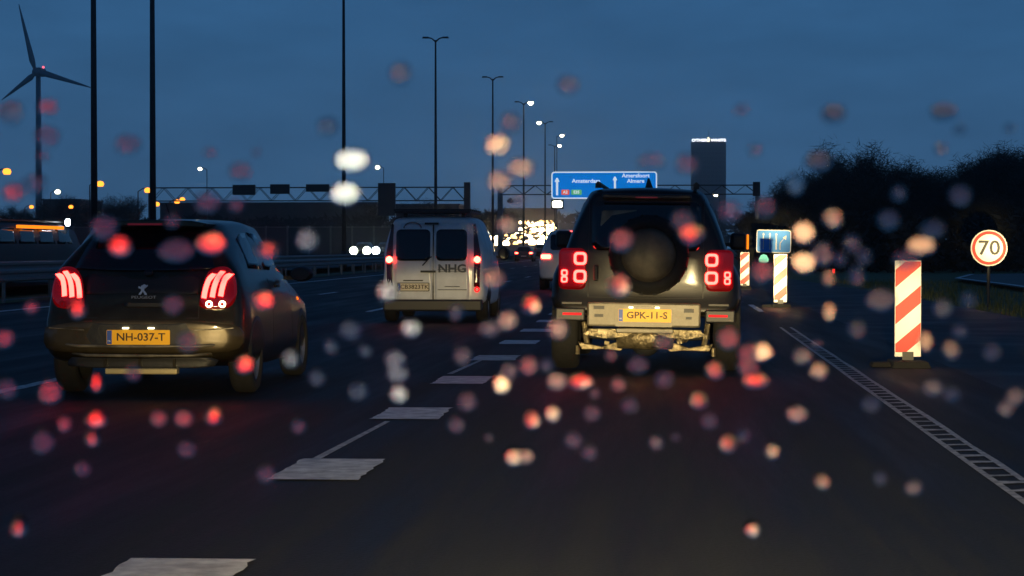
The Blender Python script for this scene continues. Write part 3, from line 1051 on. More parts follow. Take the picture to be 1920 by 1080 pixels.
class Shell:
    """car body: outline parameters along y; a rear face as a height field over (x, z)"""

    def __init__(self, stations, yr, sub=3):
        self.st, self.yr, self.sub = stations, yr, sub

    def params(self, y):
        s = self.st
        if y <= s[0][0]: return s[0][1]
        for (ya, a), (yb, b_) in zip(s, s[1:]):
            if y <= yb:
                t_ = (y - ya) / (yb - ya)
                return tuple(p + (q - p) * t_ for p, q in zip(a, b_))
        return s[-1][1]

    def half(self, prm):
        w_, zb, zs, wsh, zsh, wr, zr, rr = prm
        P = [(0, zb), (w_ * .6, zb), (w_ * .92, zb + .02), (w_, zb + .14), (w_ * 1.005, (zb + zs) / 2), (w_ * .985, zs), (wsh, zsh),
             ((wsh + wr) / 2 + .015, (zsh + zr - rr) / 2), (wr, zr - rr), (wr - rr * .9, zr - rr * .12), (wr * .42, zr + .012), (0, zr + .02)]
        return catmull(P, self.sub)

    def loop(self, prm):
        h = self.half(prm)
        return h + [(-x, z) for x, z in reversed(h[1:-1])]

    def hw(self, y, z):
        h = self.half(self.params(y))
        best = 0
        for (xa, za), (xb, zb_) in zip(h, h[1:]):
            if (za - z) * (zb_ - z) <= 0 and abs(zb_ - za) > 1e-6:
                best = max(best, xa + (xb - xa) * (z - za) / (zb_ - za))
        return best

    def body(self, name, m, parent, fine=9):
        b = MB()
        L0 = self.loop(self.st[0][1])
        n = len(L0)
        zc = sum(z for _, z in L0) / n
        rings = [0.12, .28, .42, .55, .66, .76, .85, .91, .955, .985, 1.0]
        b.v.append((0, self.yr(0, zc), zc))
        for r_ in rings:
            edge_ = max(0, (r_ - .93) / .07)
            for x, z in L0:
                X, Z = x * r_, zc + (z - zc) * r_
                b.v.append((X, self.yr(X, Z) + .09 * edge_ ** 2.5, Z))
        for k in range(n): b.f.append((0, 1 + k, 1 + (k + 1) % n))
        last = len(rings) - 1
        for r_ in range(last):
            for k in range(n):
                a, c_ = 1 + r_ * n + k, 1 + r_ * n + (k + 1) % n
                b.f.append((a, c_, c_ + n, a + n))
        base = 1 + last * n
        for y, prm in self.st[1:]:
            L_ = self.loop(prm)
            for (x, z), (x0, z0) in zip(L_, L0):
                b.v.append((x, max(y, self.yr(x0, z0) + .1) if y < 1.2 else y, z))
            nb = len(b.v) - n
            for k in range(n):
                a, c_ = base + k, base + (k + 1) % n
                a2, c2 = nb + k, nb + (k + 1) % n
                b.f.append((a, c_, c2, a2))
            base = nb
        b.v.append((0, self.st[-1][0] + .06, sum(z for _, z in self.loop(self.st[-1][1])) / n))
        for k in range(n): b.f.append((base + k, base + (k + 1) % n, len(b.v) - 1))
        return b.build(name, m, parent, True)

    def rear_patch(self, name, m, parent, poly, off=.006, thick=.03, rings=(.3, .6, .85, 1.0), smooth=True, c=None):
        b = MB()
        n = len(poly)
        cx = c[0] if c else sum(p[0] for p in poly) / n
        cz = c[1] if c else sum(p[1] for p in poly) / n
        b.v.append((cx, self.yr(cx, cz) - off, cz))
        for r_ in rings:
            for x, z in poly:
                X, Z = cx + (x - cx) * r_, cz + (z - cz) * r_
                b.v.append((X, self.yr(X, Z) - off, Z))
        for x, z in poly:
            b.v.append((x, self.yr(x, z) + thick, z))
        for k in range(n): b.f.append((0, 1 + k, 1 + (k + 1) % n))
        for r_ in range(len(rings)):
            for k in range(n):
                a, c_ = 1 + r_ * n + k, 1 + r_ * n + (k + 1) % n
                b.f.append((a, c_, c_ + n, a + n))
        return b.build(name, m, parent, smooth)

    def side_patch(self, name, m, parent, poly, side=1, off=.006, rings=(.35, .7, 1.0)):
        b = MB()
        n = len(poly)
        cy = sum(p[0] for p in poly) / n
        cz = sum(p[1] for p in poly) / n
        b.v.append((side * (self.hw(cy, cz) + off), cy, cz))
        for r_ in rings:
            for y, z in poly:
                Y, Z = cy + (y - cy) * r_, cz + (z - cz) * r_
                b.v.append((side * (self.hw(Y, Z) + off), Y, Z))
        for y, z in poly: b.v.append((side * (self.hw(y, z) - .03), y, z))
        for k in range(n): b.f.append((0, 1 + k, 1 + (k + 1) % n))
        for r_ in range(len(rings)):
            for k in range(n):
                a, c_ = 1 + r_ * n + k, 1 + r_ * n + (k + 1) % n
                b.f.append((a, c_, c_ + n, a + n))
        return b.build(name, m, parent, True)


def wheel(root, x, y, r_, wd, name='wheel', spokes=5):
    s = 1 if x > 0 else -1
    hw_ = wd / 2
    wroot = MB().lathe([(r_ * .66, -hw_), (r_ * .9, -hw_ * 1.02), (r_ * .98, -hw_ * .8), (r_, -hw_ * .4), (r_, hw_ * .4), (r_ * .98, hw_ * .8), (r_ * .9, hw_ * 1.02), (r_ * .66, hw_), (r_ * .6, 0), (r_ * .66, -hw_)], 'X', (0, 0, 0), 32)
    tyre = wroot.build('tyre', M['rubber'], root, True)
    tyre.location = (x, y, r_)
    b = MB()
    b.lathe([(.001, s * hw_ * .6), (r_ * .16, s * hw_ * .75), (r_ * .2, s * hw_ * .5)], 'X', (0, 0, 0), 20)
    b.lathe([(r_ * .58, s * hw_ * .55), (r_ * .68, s * hw_ * .95), (r_ * .64, s * hw_ * .6), (r_ * .58, 0)], 'X', (0, 0, 0), 28)
    for k in range(spokes):
        a = 2 * PI * k / spokes
        d = Vector((0, math.cos(a), math.sin(a))); q = Vector((0, -math.sin(a), math.cos(a)))
        P = [d * r_ * .1 + q * .035, d * r_ * .1 - q * .035, d * r_ * .64 - q * .022, d * r_ * .64 + q * .022]
        v0 = [p_ + Vector((s * hw_ * .7, 0, 0)) for p_ in P] + [p_ + Vector((s * hw_ * .4, 0, 0)) for p_ in P]
        b.add(v0, [(0, 1, 2, 3), (0, 1, 5, 4), (1, 2, 6, 5), (2, 3, 7, 6), (3, 0, 4, 7)])
    b.lathe([(.001, -s * hw_ * .1), (r_ * .62, -s * hw_ * .1)], 'X', (0, 0, 0), 20)
    b.build('rim', M['rim'], tyre)
    return tyre


def arch(sh, root, y, r_, zb, side):
    poly = []
    for i in range(13):
        a = PI * i / 12
        poly.append((y + (r_ + .05) * math.cos(a), max(zb + .03, r_ + (r_ + .05) * math.sin(a))))
    sh.side_patch('wheel_arch', M['black'], root, poly, side, .004)


def mirror(root, x, y, z, sx, wd=.2, hg=.14, m='black'):
    o = MB().lathe([(.001, -.07), (.6, -.05), (.95, 0), (1, .05), (.7, .12), (.001, .15)], 'Y', (0, 0, 0), 20).build('mirror', M[m], root, True)
    o.location = (x, y, z); o.scale = (wd / 2, 1, hg / 2)
    g = MB().lathe([(.001, -.071), (.78, -.071)], 'Y', (0, 0, 0), 20).build('mirror_glass', M['glass'], o, True)
    MB().box((-sx * wd * .55, .02, -hg * .25), (wd * .4, .04, .04)).build('mirror_stalk', M[m], root, loc=(x, y, z))
    return o


def smoothstep(a, c, x):
    t_ = min(max((x - a) / (c - a), 0), 1)
    return t_ * t_ * (3 - 2 * t_)


def yellow_plate(root, x, y, z, W_, H_, txt, m='plate', border=True, tsz=.092):
    pl = MB().prism(rrect(0, 0, W_, H_, .008), -.004, .008).build('number_plate', M[m], root, loc=(x, y, z))
    MB().prism([(-W_ / 2 + .003, -H_ / 2 + .004), (-W_ / 2 + .045, -H_ / 2 + .004), (-W_ / 2 + .045, H_ / 2 - .004), (-W_ / 2 + .003, H_ / 2 - .004)], -.007, -.004).build('blue_band', M['plate_blue'], pl)
    text(txt, tsz, M['ink'], pl, (.022, -.006, 0), bold=.0015, depth=.001, sx=1.08)
    text('NL' if m == 'plate' else 'BG', .022, M['refl_white'], pl, (-W_ / 2 + .024, -.008, -H_ * .25), depth=.0005)
    return pl


# ---- the dark hatchback
HY, HX = 17.25, at(262, 465, 17.25).x
hb = tag(empty('hatchback', (HX, HY, 0), (0, 0, R(.6))), 'small dark hatchback with claw shaped red tail lamps in the lane beside ours', 'car')


def yr_h(x, z):
    y = .10 * (abs(x) / .86) ** 4
    y += .07 * smoothstep(.62, .80, z) + .05 * smoothstep(.82, 1.06, z)
    y += max(0, z - 1.07) * .72
    y += .05 * smoothstep(.45, .30, z)
    return y


sh = Shell([
    (0, (.865, .30, .82, .80, 1.06, .56, 1.475, .10)),
    (.55, (.87, .27, .84, .80, 1.06, .59, 1.50, .10)),
    (.95, (.872, .22, .86, .80, 1.06, .60, 1.515, .10)),
    (1.7, (.870, .20, .86, .79, 1.04, .61, 1.53, .10)),
    (2.3, (.868, .20, .84, .78, 1.0, .60, 1.50, .10)),
    (2.8, (.866, .20, .80, .77, .97, .56, 1.28, .10)),
    (3.15, (.862, .20, .76, .76, .90, .55, 1.02, .06)),
    (3.6, (.84, .22, .70, .70, .82, .45, .90, .05)),
    (3.88, (.74, .26, .62, .60, .70, .35, .76, .05)),
], yr_h)
body = sh.body('body', M['hatch_paint'], hb)


def hl(px, py):       # local x, z of a pixel on the rear of the hatchback
    p = at(px, py, HY)
    return p.x - HX, p.z


# rear window
sh.rear_patch('rear_window', M['glass'], hb, catmull([(-.60, 1.10), (-.35, 1.085), (0, 1.08), (.35, 1.085), (.60, 1.10), (.60, 1.13), (.53, 1.30), (.47, 1.40), (.42, 1.425), (0, 1.44), (-.42, 1.425), (-.47, 1.40), (-.53, 1.30), (-.60, 1.13), (-.60, 1.10)], 3)[:-1], .008)
# spoiler, third brake lamp
spo = MB().prism([(-.50, 1.455), (-.54, 1.49), (-.4, 1.515), (0, 1.525), (.4, 1.515), (.54, 1.49), (.50, 1.455), (0, 1.475)], .20, .62).build('spoiler', M['hatch_paint'], hb, bevel=.01)
MB().box((0, .195, 1.485), (.30, .02, .018)).build('high_brake_lamp', M['red_lens_dim'], spo)
MB().tube([(0, 1.2, 1.53), (0, .98, 1.68)], [.008, .004], 6).build('aerial', M['black'], hb)
# tail gate shut lines and black lower hatch panel
sh.rear_patch('hatch_panel', M['black'], hb, rrect(0, .965, 1.06, .17, .06), .004)
hand = sh.rear_patch('hatch_trim', M['black'], hb, rrect(.10, .795, .50, .035, .012), .022)
MB().tube([(.05, .18, 1.10), (-.05, .24, 1.16), (-.34, .32, 1.20)], .011, 6).build('rear_wiper', M['black'], hb)
sh.rear_patch('wiper_hub', M['black'], hb, rrect(.05, 1.07, .07, .05, .02), .03)
for x0_, x1_, z0_, z1_ in ((-.50, -.495, .68, 1.06), (.495, .50, .68, 1.06)):
    sh.rear_patch('hatch_seam', M['black'], hb, [(x0_, z0_), (x1_, z0_), (x1_, z1_), (x0_, z1_)], .002, 0, (1.,), False)
sh.rear_patch('hatch_seam', M['black'], hb, [(-.50, .678), (.50, .678), (.50, .686), (-.50, .686)], .003, 0, (1.,), False)
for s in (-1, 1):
    sh.rear_patch('bumper_glint', M['silver'], hb, [(s * .48, .585), (s * .80, .60), (s * .80, .592), (s * .48, .575)], .045, 0, (1.,), False)  # silver sliver laid on as a painted highlight
# lamps
for s in (-1, 1):
    lens_poly = [(s * .50, .79), (s * .56, .76), (s * .74, .77), (s * .80, .86), (s * .79, 1.0), (s * .74, 1.10), (s * .66, 1.12), (s * .57, 1.08), (s * .52, .96)]
    lens = sh.rear_patch('tail_lamp', M['red_lens'], hb, catmull(lens_poly + [lens_poly[0]], 3)[:-1], .022)
    for k, (x0, lean) in enumerate(((.575, .0), (.645, .0), (.715, .0))):
        P = []
        top = 1.085 - abs(k - 1) * .022
        bot = .855 + k * .008
        wdt = .042
        cl = [(x0 - .035, bot), (x0 - .022, bot + .09), (x0 + .005, bot + .17), (x0 + .045, top)]
        up = [(x - wdt / 2, z) for x, z in cl]
        dn = [(x + wdt / 2 * .9, z - .008) for x, z in reversed(cl)]
        poly = catmull(up, 3) + catmull(dn, 3)
        poly = [(s * x, z) for x, z in poly]
        sh.rear_patch('claw_light', M['red_led'], lens, poly, .032, .0)
    for k in range(2):
        cx_ = s * (.585 + k * .11)
        b = MB().lathe([(.030, -.010), (.030, .0), (.016, -.006), (.016, -.010), (.030, -.010)], 'Y', (cx_, yr_h(cx_, .80) - .03, .80), 16)
        b.build('indicator_ring', M['plate_lamp'] if s > 0 else M['red_lens_dim'], lens)
# bumper: crease bar, plate recess, lower vents, exhaust trim
sh.rear_patch('bumper', M['lit_bumper_paint'], hb, catmull([(-.84, .60), (-.5, .655), (0, .665), (.5, .655), (.84, .60), (.83, .42), (.5, .385), (0, .38), (-.5, .385), (-.83, .42), (-.84, .60)], 3)[:-1], .035, .05)
sh.rear_patch('plate_recess', M['black'], hb, [(-.40, .64), (.40, .64), (.46, .53), (.40, .435), (-.40, .435), (-.46, .53)], .037, .0, smooth=False)
for z, wd_ in ((.445, .76), (.365, .66)):
    MB().tube([(-wd_, yr_h(.7, z) + .03, z + .02), (-wd_ * .7, -.045, z), (0, -.058, z - .003), (wd_ * .7, -.045, z), (wd_, yr_h(.7, z) + .03, z + .02)], .014, 8).build('bumper_crease', M['silver'], hb, True)
sh.rear_patch('lower_vent', M['black'], hb, catmull([(-.60, .345), (0, .335), (.60, .345), (.64, .29), (.5, .255), (-.5, .255), (-.64, .29), (-.60, .345)], 2)[:-1], .04, .0)
for x in (-.3, 0, .3):
    MB().box((x, -.0, .30), (.02, .06, .07)).build('vent_fin', M['hatch_paint'], hb)
MB().box((.03, -.05, .232), (.62, .10, .05)).build('exhaust_trim', M['lit_gold_trim'], hb, bevel=.01)
x, z = hl(262, 632)
yellow_plate(hb, x, -.052, z, .545, .125, 'NH-037-T')
for s in (-1, 1):
    MB().box((x + s * .11, -.045, z + .078), (.05, .03, .012)).build('plate_lamp', M['plate_lamp'], hb)
# emblem: an upright rampant figure in polished metal, with the maker's name below
ex, ez = hl(264, 543)
b = MB()
for P in ([(-.016, .03), (.012, .045), (.034, .034), (.03, .018), (.014, .012), (.010, -.012), (-.014, -.014), (-.018, .01)],
          [(-.016, .02), (-.036, .028), (-.040, .012), (-.018, .004)],
          [(-.014, -.010), (.002, -.012), (-.018, -.044), (-.038, -.046), (-.034, -.036)],
          [(.012, -.010), (-.002, -.012), (.016, -.046), (.034, -.047), (.032, -.034)],
          [(.014, .022), (.040, .040), (.044, .030), (.018, .008)]):
    b.prism(P, -.008, 0)
em_ = b.build('lion_emblem', mat('emblem_chrome', (.75, .8, .88), .3, .3, var=.05), hb, loc=(ex, yr_h(ex, ez) - .012, ez))
text('PEUGEOT', .034, mat('badge_letters', (.5, .5, .5), .35, .3), hb, (ex + .01, yr_h(ex, ez - .07) - .012, ez - .068), sx=1.45, name='badge')
# side
for s in (-1, 1):
    sh.side_patch('side_window', M['glass'], hb, [(.78, 1.10), (.95, 1.36), (1.22, 1.41), (1.50, 1.42), (1.50, 1.08)], s)
    sh.side_patch('side_window', M['glass'], hb, [(1.56, 1.08), (1.56, 1.425), (2.0, 1.41), (2.35, 1.33), (2.72, 1.10), (2.6, 1.05)], s)
    sh.side_patch('door_seam', M['black'], hb, [(1.52, .40), (1.535, .40), (1.55, 1.0), (1.535, 1.0)], s, .003)
    sh.side_patch('door_seam', M['black'], hb, [(2.55, .40), (2.565, .40), (2.62, .95), (2.605, .95)], s, .003)
    MB().box((s * .885, 1.66, .93), (.03, .17, .03)).build('door_handle', M['hatch_paint'], hb, bevel=.008)
    for yy in (.72, 3.22):
        wheel(hb, s * .775, yy, .315, .20)
        arch(sh, hb, yy, .315, .22, s)
    mirror(hb, s * .985, 2.42, 1.03, s, .23, .15)
sh.side_patch('side_marker', M['orange_led'], hb, rrect(3.02, .78, .07, .03, .01), 1, .006)
MB().prism([(-.55, 1.02), (.55, 1.02), (.50, 1.36), (-.5, 1.36)], 2.74, 2.78).build('windscreen', M['glass'], hb)

# ---- the boxy off-roader
DY, DX = 20.8, at(1208, 465, 20.8).x
of = tag(empty('off_roader', (DX, DY, 0), (0, R(.75), R(-.6))), 'boxy dark off-road car with square ring tail lamps and spare wheel straight ahead', 'car')


def yr_d(x, z):
    y = .06 * (abs(x) / .97) ** 6
    y += .05 * smoothstep(.60, .85, z) + max(0, z - 1.25) * .14
    return y


sd = Shell([
    (0, (.955, .60, 1.0, .83, 1.22, .60, 1.865, .10)),
    (.35, (.965, .58, 1.0, .84, 1.23, .62, 1.88, .10)),
    (.9, (.98, .55, 1.0, .85, 1.23, .63, 1.89, .10)),
    (2.6, (.98, .55, 1.0, .85, 1.23, .64, 1.90, .10)),
    (3.0, (.98, .55, 1.0, .85, 1.22, .62, 1.86, .10)),
    (3.5, (.98, .55, 1.0, .84, 1.17, .62, 1.40, .09)),
    (3.65, (.98, .55, .98, .84, 1.12, .60, 1.22, .05)),
    (4.4, (.97, .55, .95, .82, 1.06, .58, 1.15, .05)),
    (4.55, (.90, .58, .90, .76, .98, .5, 1.05, .05)),
], yr_d)
sd.body('body', M['suv_paint'], of)


def dl(px, py):
    p = at(px, py, DY)
    return p.x - DX, p.z


sd.rear_patch('rear_window', M['glass'], of, rrect(0, 1.50, 1.10, .50, .08), .01)
# highlight on the window frame, laid on as a silver sliver
sd.rear_patch('frame_highlight', M['silver'], of, [(-.44, 1.655), (-.10, 1.665), (-.10, 1.655), (-.44, 1.64), (-.455, 1.50), (-.465, 1.50), (-.455, 1.64)], .014, .0, (1.,), False)
MB().box((0, .03, 1.80), (.9, .12, .05)).build('roof_spoiler', M['suv_paint'], of, bevel=.015)
MB().box((0, -.035, 1.79), (.22, .01, .015)).build('high_brake_lamp', M['red_lens_dim'], of)
for s in (-1, 1):
    MB().tube([(s * .50, .25, 1.935), (s * .50, 2.9, 1.95)], .022, 8).build('roof_rail', M['black'], of)
    MB().box((s * .50, .3, 1.915), (.06, .1, .05)).build('rail_foot', M['black'], of)
MB().prism([(-.035, 0), (.05, 0), (.012, .10), (-.006, .11)], 0, .18).build('roof_fin', M['black'], of, loc=(.0, .9, 1.91))
# tailgate and seams
sd.rear_patch('tailgate_seam', M['black'], of, [(-.585, .78), (-.577, .78), (-.577, 1.78), (-.585, 1.78)], .004, 0, (1.,), False)
sd.rear_patch('tailgate_seam', M['black'], of, [(.585, .78), (.577, .78), (.577, 1.78), (.585, 1.78)], .004, 0, (1.,), False)
sd.rear_patch('tailgate_seam', M['black'], of, [(-.585, .772), (.585, .772), (.585, .784), (-.585, .784)], .004, 0, (1.,), False)
MB().box((-.50, -.02, 1.02), (.045, .035, .16)).build('door_handle', M['black'], of, bevel=.01)
# spare wheel
scx, scz = dl(1214, 478)
sw = MB().lathe([(.26, .0), (.375, .0), (.40, -.04), (.402, -.10), (.385, -.19), (.33, -.225), (.285, -.22), (.26, -.19)], 'Y', (0, 0, 0), 40).build('spare_wheel', M['rubber'], of, True, loc=(scx, -.02, scz))
MB().lathe([(.001, -.243), (.10, -.240), (.22, -.225), (.285, -.20), (.29, -.15)], 'Y', (0, 0, 0), 40).build('wheel_cover', mat('spare_cover', (.085, .07, .05), .5, .3, var=.5, scale=5, coat=.1), sw, True)
for k in range(18):
    a = 2 * PI * k / 18
    MB().box((math.cos(a) * .392, -.11, math.sin(a) * .392), (.03, .13, .035), rot=(0, -a, 0)).build('tread_block', M['rubber'], sw)
# lamps
for s in (-1, 1):
    pan = sd.rear_patch('lamp_panel', M['red_lens'], of, rrect(s * .745, 1.06, .28, .42, .06), .012)
    def ring(px, pz, so, si):
        o1, i1 = rrect(px, pz, so, so, so * .3, 4), rrect(px, pz, si, si, si * .26, 4)
        n_ = len(o1)
        b = MB()
        y0 = yr_d(px, pz) - .03
        b.v = [(x, y0, z) for x, z in o1] + [(x, y0, z) for x, z in i1] + [(x, y0 + .018, z) for x, z in o1] + [(x, y0 + .018, z) for x, z in i1]
        for i in range(n_):
            j = (i + 1) % n_
            b.f += [(i, j, j + n_, i + n_), (i, j, j + 2 * n_, i + 2 * n_), (i + n_, j + n_, j + 3 * n_, i + 3 * n_)]
        b.build('lamp_ring', M['red_led'], pan)
    ring(s * .665, 1.165, .13, .078)
    ring(s * .665, .985, .13, .078)
    ring(s * .825, 1.018, .066, .034)
    ring(s * .825, .952, .066, .034)
    MB().box((s * .755, -.005, .60), (.30, .10, .13)).build('corner_bumper', M['black'], of, bevel=.015)
    MB().box((s * .735, -.062, .605), (.19, .012, .022)).build('reflector', M['red_bar'], of)
    MB().box((s * .74, -.03, .715), (.20, .06, .02)).build('bumper_edge', M['black'], of)
    sd.side_patch('side_window', M['glass'], of, [(.35, 1.30), (.35, 1.74), (1.2, 1.76), (1.2, 1.28)], s)
    sd.side_patch('side_window', M['glass'], of, [(1.28, 1.28), (1.28, 1.76), (2.1, 1.76), (2.1, 1.27)], s)
    sd.side_patch('side_window', M['glass'], of, [(2.18, 1.27), (2.18, 1.76), (2.85, 1.74), (3.2, 1.27)], s)
    for yy in (.86, 3.75):
        wheel(of, s * .84, yy, .40, .27)
        arch(sd, of, yy, .40, .56, s)
    MB().box((s * .865, .5, .47), (.20, .03, .30)).build('mud_flap', M['rubber'], of)
    MB().box((s * 1.01, 3.1, 1.37), (.19, .13, .20)).build('mirror', M['black'], of, bevel=.04)
    MB().box((s * .90, 3.1, 1.33), (.1, .05, .04)).build('mirror_stalk', M['black'], of)
MB().box((1.118, 3.08, 1.365), (.022, .05, .17)).build('mirror_indicator', M['orange_led'], of)
# bumper
x0, z1 = dl(1100, 567)
x1, z0 = dl(1312, 613)
bump = MB().box(((x0 + x1) / 2, -.03, (z0 + z1) / 2), (x1 - x0, .12, z1 - z0)).build('bumper_panel', M['silver'], of, bevel=.02)
for px, py, wd_, hg_ in ((1122, 577, .11, .035), (1122, 592, .09, .03), (1290, 581, .10, .04), (1290, 595, .06, .025)):
    x, z = dl(px, py)
    MB().box((x, -.092, z), (wd_, .006, hg_)).build('bumper_slot', M['black'], bump)
x, z = dl(1206, 593)
MB().prism(rrect(x, z, .575, .205, .02), -.125, -.09).build('plate_frame', M['silver'], of)
x, z = dl(1208, 591)
yellow_plate(of, x, -.132, z, .53, .130, 'GPK-11-S', tsz=.095)
for px in (1182, 1231):
    x, z = dl(px, 576)
    MB().box((x, -.136, z), (.04, .02, .014)).build('plate_lamp', M['plate_lamp'], of)
MB().box((0, -.03, .445), (.58, .08, .05)).build('tow_bracket', M['silver'], of, bevel=.01)
# underbody
un = MB().box((0, .10, .435), (1.15, .10, .045)).build('cross_member', M['mottled_steel'], of, bevel=.01)
for s in (-1, 1):
    b = MB()
    b.prism([(s * .10, .43), (s * .30, .45), (s * .55, .45), (s * .62, .40), (s * .42, .36), (s * .2, .38)], .02, .10)
    b.build('bumper_bracket', M['mottled_steel'], un)
    b = MB()
    b.prism([(s * .70, .30), (s * .66, .22), (s * .40, .225), (s * .25, .21), (s * .20, .28), (s * .28, .31), (s * .45, .255)], .45, .55)
    b.build('suspension_arm', M['mottled_steel'], of, bevel=.008)
    MB().tube([(s * .60, .5, .24), (s * .64, .55, .5)], .03, 8).build('damper', M['mottled_steel'], of)
    MB().tube([(s * .70, .46, .17), (s * .70, .46, .26)], .022, 6).build('link', M['mottled_steel'], of)
    MB().tube([(s * .14, .7, .33), (s * .66, .75, .36)], .032, 8).build('drive_shaft', M['darksteel'], of)
MB().lathe([(.001, .3), (.09, .32), (.15, .42), (.16, .6), (.001, .8)], 'Y', (0, 0, .31), 20).build('differential', M['darksteel'], of, True)
MB().lathe([(.001, -.30), (.11, -.28), (.12, 0), (.11, .28), (.001, .30)], 'X', (0, .22, .36), 18).build('silencer', M['mottled_steel'], of, True)
for i in range(9):
    x = rnd.uniform(-.55, .55)
    MB().box((x, .3, rnd.uniform(.25, .42)), (rnd.uniform(.03, .07), .06, rnd.uniform(.02, .05)), rot=(0, rnd.uniform(-.6, .6), 0)).build('chassis_fitting', M['mottled_steel'], of, bevel=.005)
MB().tube([(.35, -.02, .34), (.42, .2, .36)], .03, 10).build('tail_pipe', M['mottled_steel'], of)

# ---- the white van
VY, VX = 35.0, at(812, 465, 35).x
vn = tag(empty('van', (VX, VY, 0), (0, 0, R(.5))), 'white panel van with a black roof rack and two rear doors in the middle lane', 'van')


def yr_v(x, z):
    return .06 * (abs(x) / .88) ** 6 + max(0, z - 1.0) * .13 + .0


sv = Shell([
    (0, (.87, .34, 1.0, .86, 1.2, .72, 1.80, .11)),
    (.5, (.90, .30, 1.0, .88, 1.2, .73, 1.81, .11)),
    (1.6, (.915, .25, 1.0, .89, 1.2, .73, 1.82, .11)),
    (2.6, (.915, .25, 1.0, .88, 1.18, .70, 1.80, .11)),
    (3.05, (.91, .25, .98, .87, 1.12, .66, 1.62, .11)),
    (3.5, (.90, .25, .90, .84, 1.0, .60, 1.18, .08)),
    (3.95, (.86, .28, .80, .76, .9, .50, .98, .05)),
    (4.1, (.76, .32, .70, .66, .78, .42, .84, .05)),
], yr_v)
sv.body('body', M['van_white'], vn)


def vl(px, py):
    p = at(px, py, VY)
    return p.x - VX, p.z


for s, x0, x1 in ((-1, -.66, -.03), (1, .03, .60)):
    door = sv.rear_patch('rear_door', M['van_white'], vn, catmull([(x0, .36), ((x0 + x1) / 2, .355), (x1, .36), (x1, 1.0), (x1 - (.1 if s > 0 else 0), 1.66), ((x0 + x1) / 2, 1.69), (x0 + (.1 if s < 0 else 0), 1.66), (x0, 1.0), (x0, .36)], 4)[:-1], .012)
    sv.rear_patch('rear_window', M['glass'], door, rrect((x0 + x1) / 2, 1.33, (x1 - x0) - .04, .54, .08), .022)
sv.rear_patch('door_gap', M['black'], vn, [(-.012, .36), (.012, .36), (.012, 1.68), (-.012, 1.68)], .014, 0, (1.,), False)
for s in (-1, 1):
    col = sv.rear_patch('lamp_column', M['dark_lens'], vn, [(s * .70, .62), (s * .80, .60), (s * .81, 1.2), (s * .72, 1.70), (s * .685, 1.68), (s * .70, 1.2)], .014)
    MB().lathe([(.001, -.05), (.045, -.04), (.06, 0), (.05, .03)], 'Y', (s * .757, yr_v(.757, 1.08) - .02, 1.08), 16).build('brake_bulb', M['red_bulb'], col, True)
    sv.rear_patch('brake_lens', M['red_lens'], col, rrect(s * .755, 1.07, .09, .16, .03), .022)
    for yy in (.75, 3.3):
        wheel(vn, s * .80, yy, .315, .21)
        arch(sv, vn, yy, .315, .27, s)
    sv.side_patch('side_window', M['glass'], vn, [(2.15, 1.15), (2.15, 1.62), (2.6, 1.6), (3.15, 1.15)], s)
    mirror(vn, s * 1.02, 2.9, 1.18, s, .22, .26)
    MB().tube([(s * .62, .25, 1.90), (s * .62, 2.5, 1.90)], .02, 8).build('rack_bar', M['black'], vn)
b = MB().lathe([(.05, -.01), (.05, .01), (.024, .01), (.024, -.01), (.05, -.01)], 'Y', (.757, -.03, .57), 14).build('fog_lamp', M['red_bar'], vn)
MB().box((0, -.01, .30), (1.70, .24, .20)).build('bumper', M['black'], vn, bevel=.03)
rack = MB().box((-.02, .55, 1.90), (1.30, 1.0, .045)).build('roof_rack', M['black'], vn, bevel=.01)
for k in range(6):
    MB().box((-.02, .15 + k * .4, 1.93), (1.34, .06, .04)).build('rack_slat', M['black'], rack)
for s in (-1, 1):
    MB().box((s * .5, .3, 1.85), (.06, .1, .10)).build('rack_foot', M['black'], rack)
MB().box((-.03, .06, 1.70), (.24, .02, .035)).build('high_brake_lamp', M['black'], vn)
x, z = vl(803, 509)
MB().box((x, -.035, z), (.26, .04, .035)).build('door_handle', M['black'], vn, bevel=.008)
MB().tube([(-.18, -.03, .98), (-.05, -.03, 1.12), (-.02, -.03, 1.13)], .012, 6).build('wiper', M['black'], vn)
x, z = vl(775, 538)
MB().box((x, -.02, z + .11), (.34, .03, .02)).build('plate_lamp_housing', M['black'], vn)
MB().prism(rrect(x, z, .56, .15, .02), -.028, -.01).build('plate_holder', M['black'], vn)
yellow_plate(vn, x, -.036, z, .53, .125, 'CB3823TK', 'plate_w', tsz=.1)
x, z = vl(848, 504)
text('NHG', .19, M['decal'], vn, (x, -.026, z), bold=.006, name='van_lettering', sx=1.15)
for k, wd_ in enumerate((.44, .40)):
    MB().box((.30, -.022, .91 - k * .035), (wd_, .004, .008)).build('van_stripe', M['decal'], vn)
for k, wd_ in enumerate((.26, .5)):
    MB().box((.33, -.022, .62 - k * .055), (wd_, .004, .014)).build('van_stripe', M['decal'], vn)
a = [(-.36 + .15 * math.cos(t_), yr_v(0, 1.68) - .02, 1.62 + .10 * math.sin(t_)) for t_ in [PI * k / 12 for k in range(13)]]
MB().tube(a, .012, 6).build('van_arc_decal', M['decal'], vn)
MB().lathe([(.001, -.16), (.055, -.15), (.06, .1), (.001, .12)], 'Y', (.40, -.0, .245), 14).build('exhaust_pipe', M['silver'], vn)

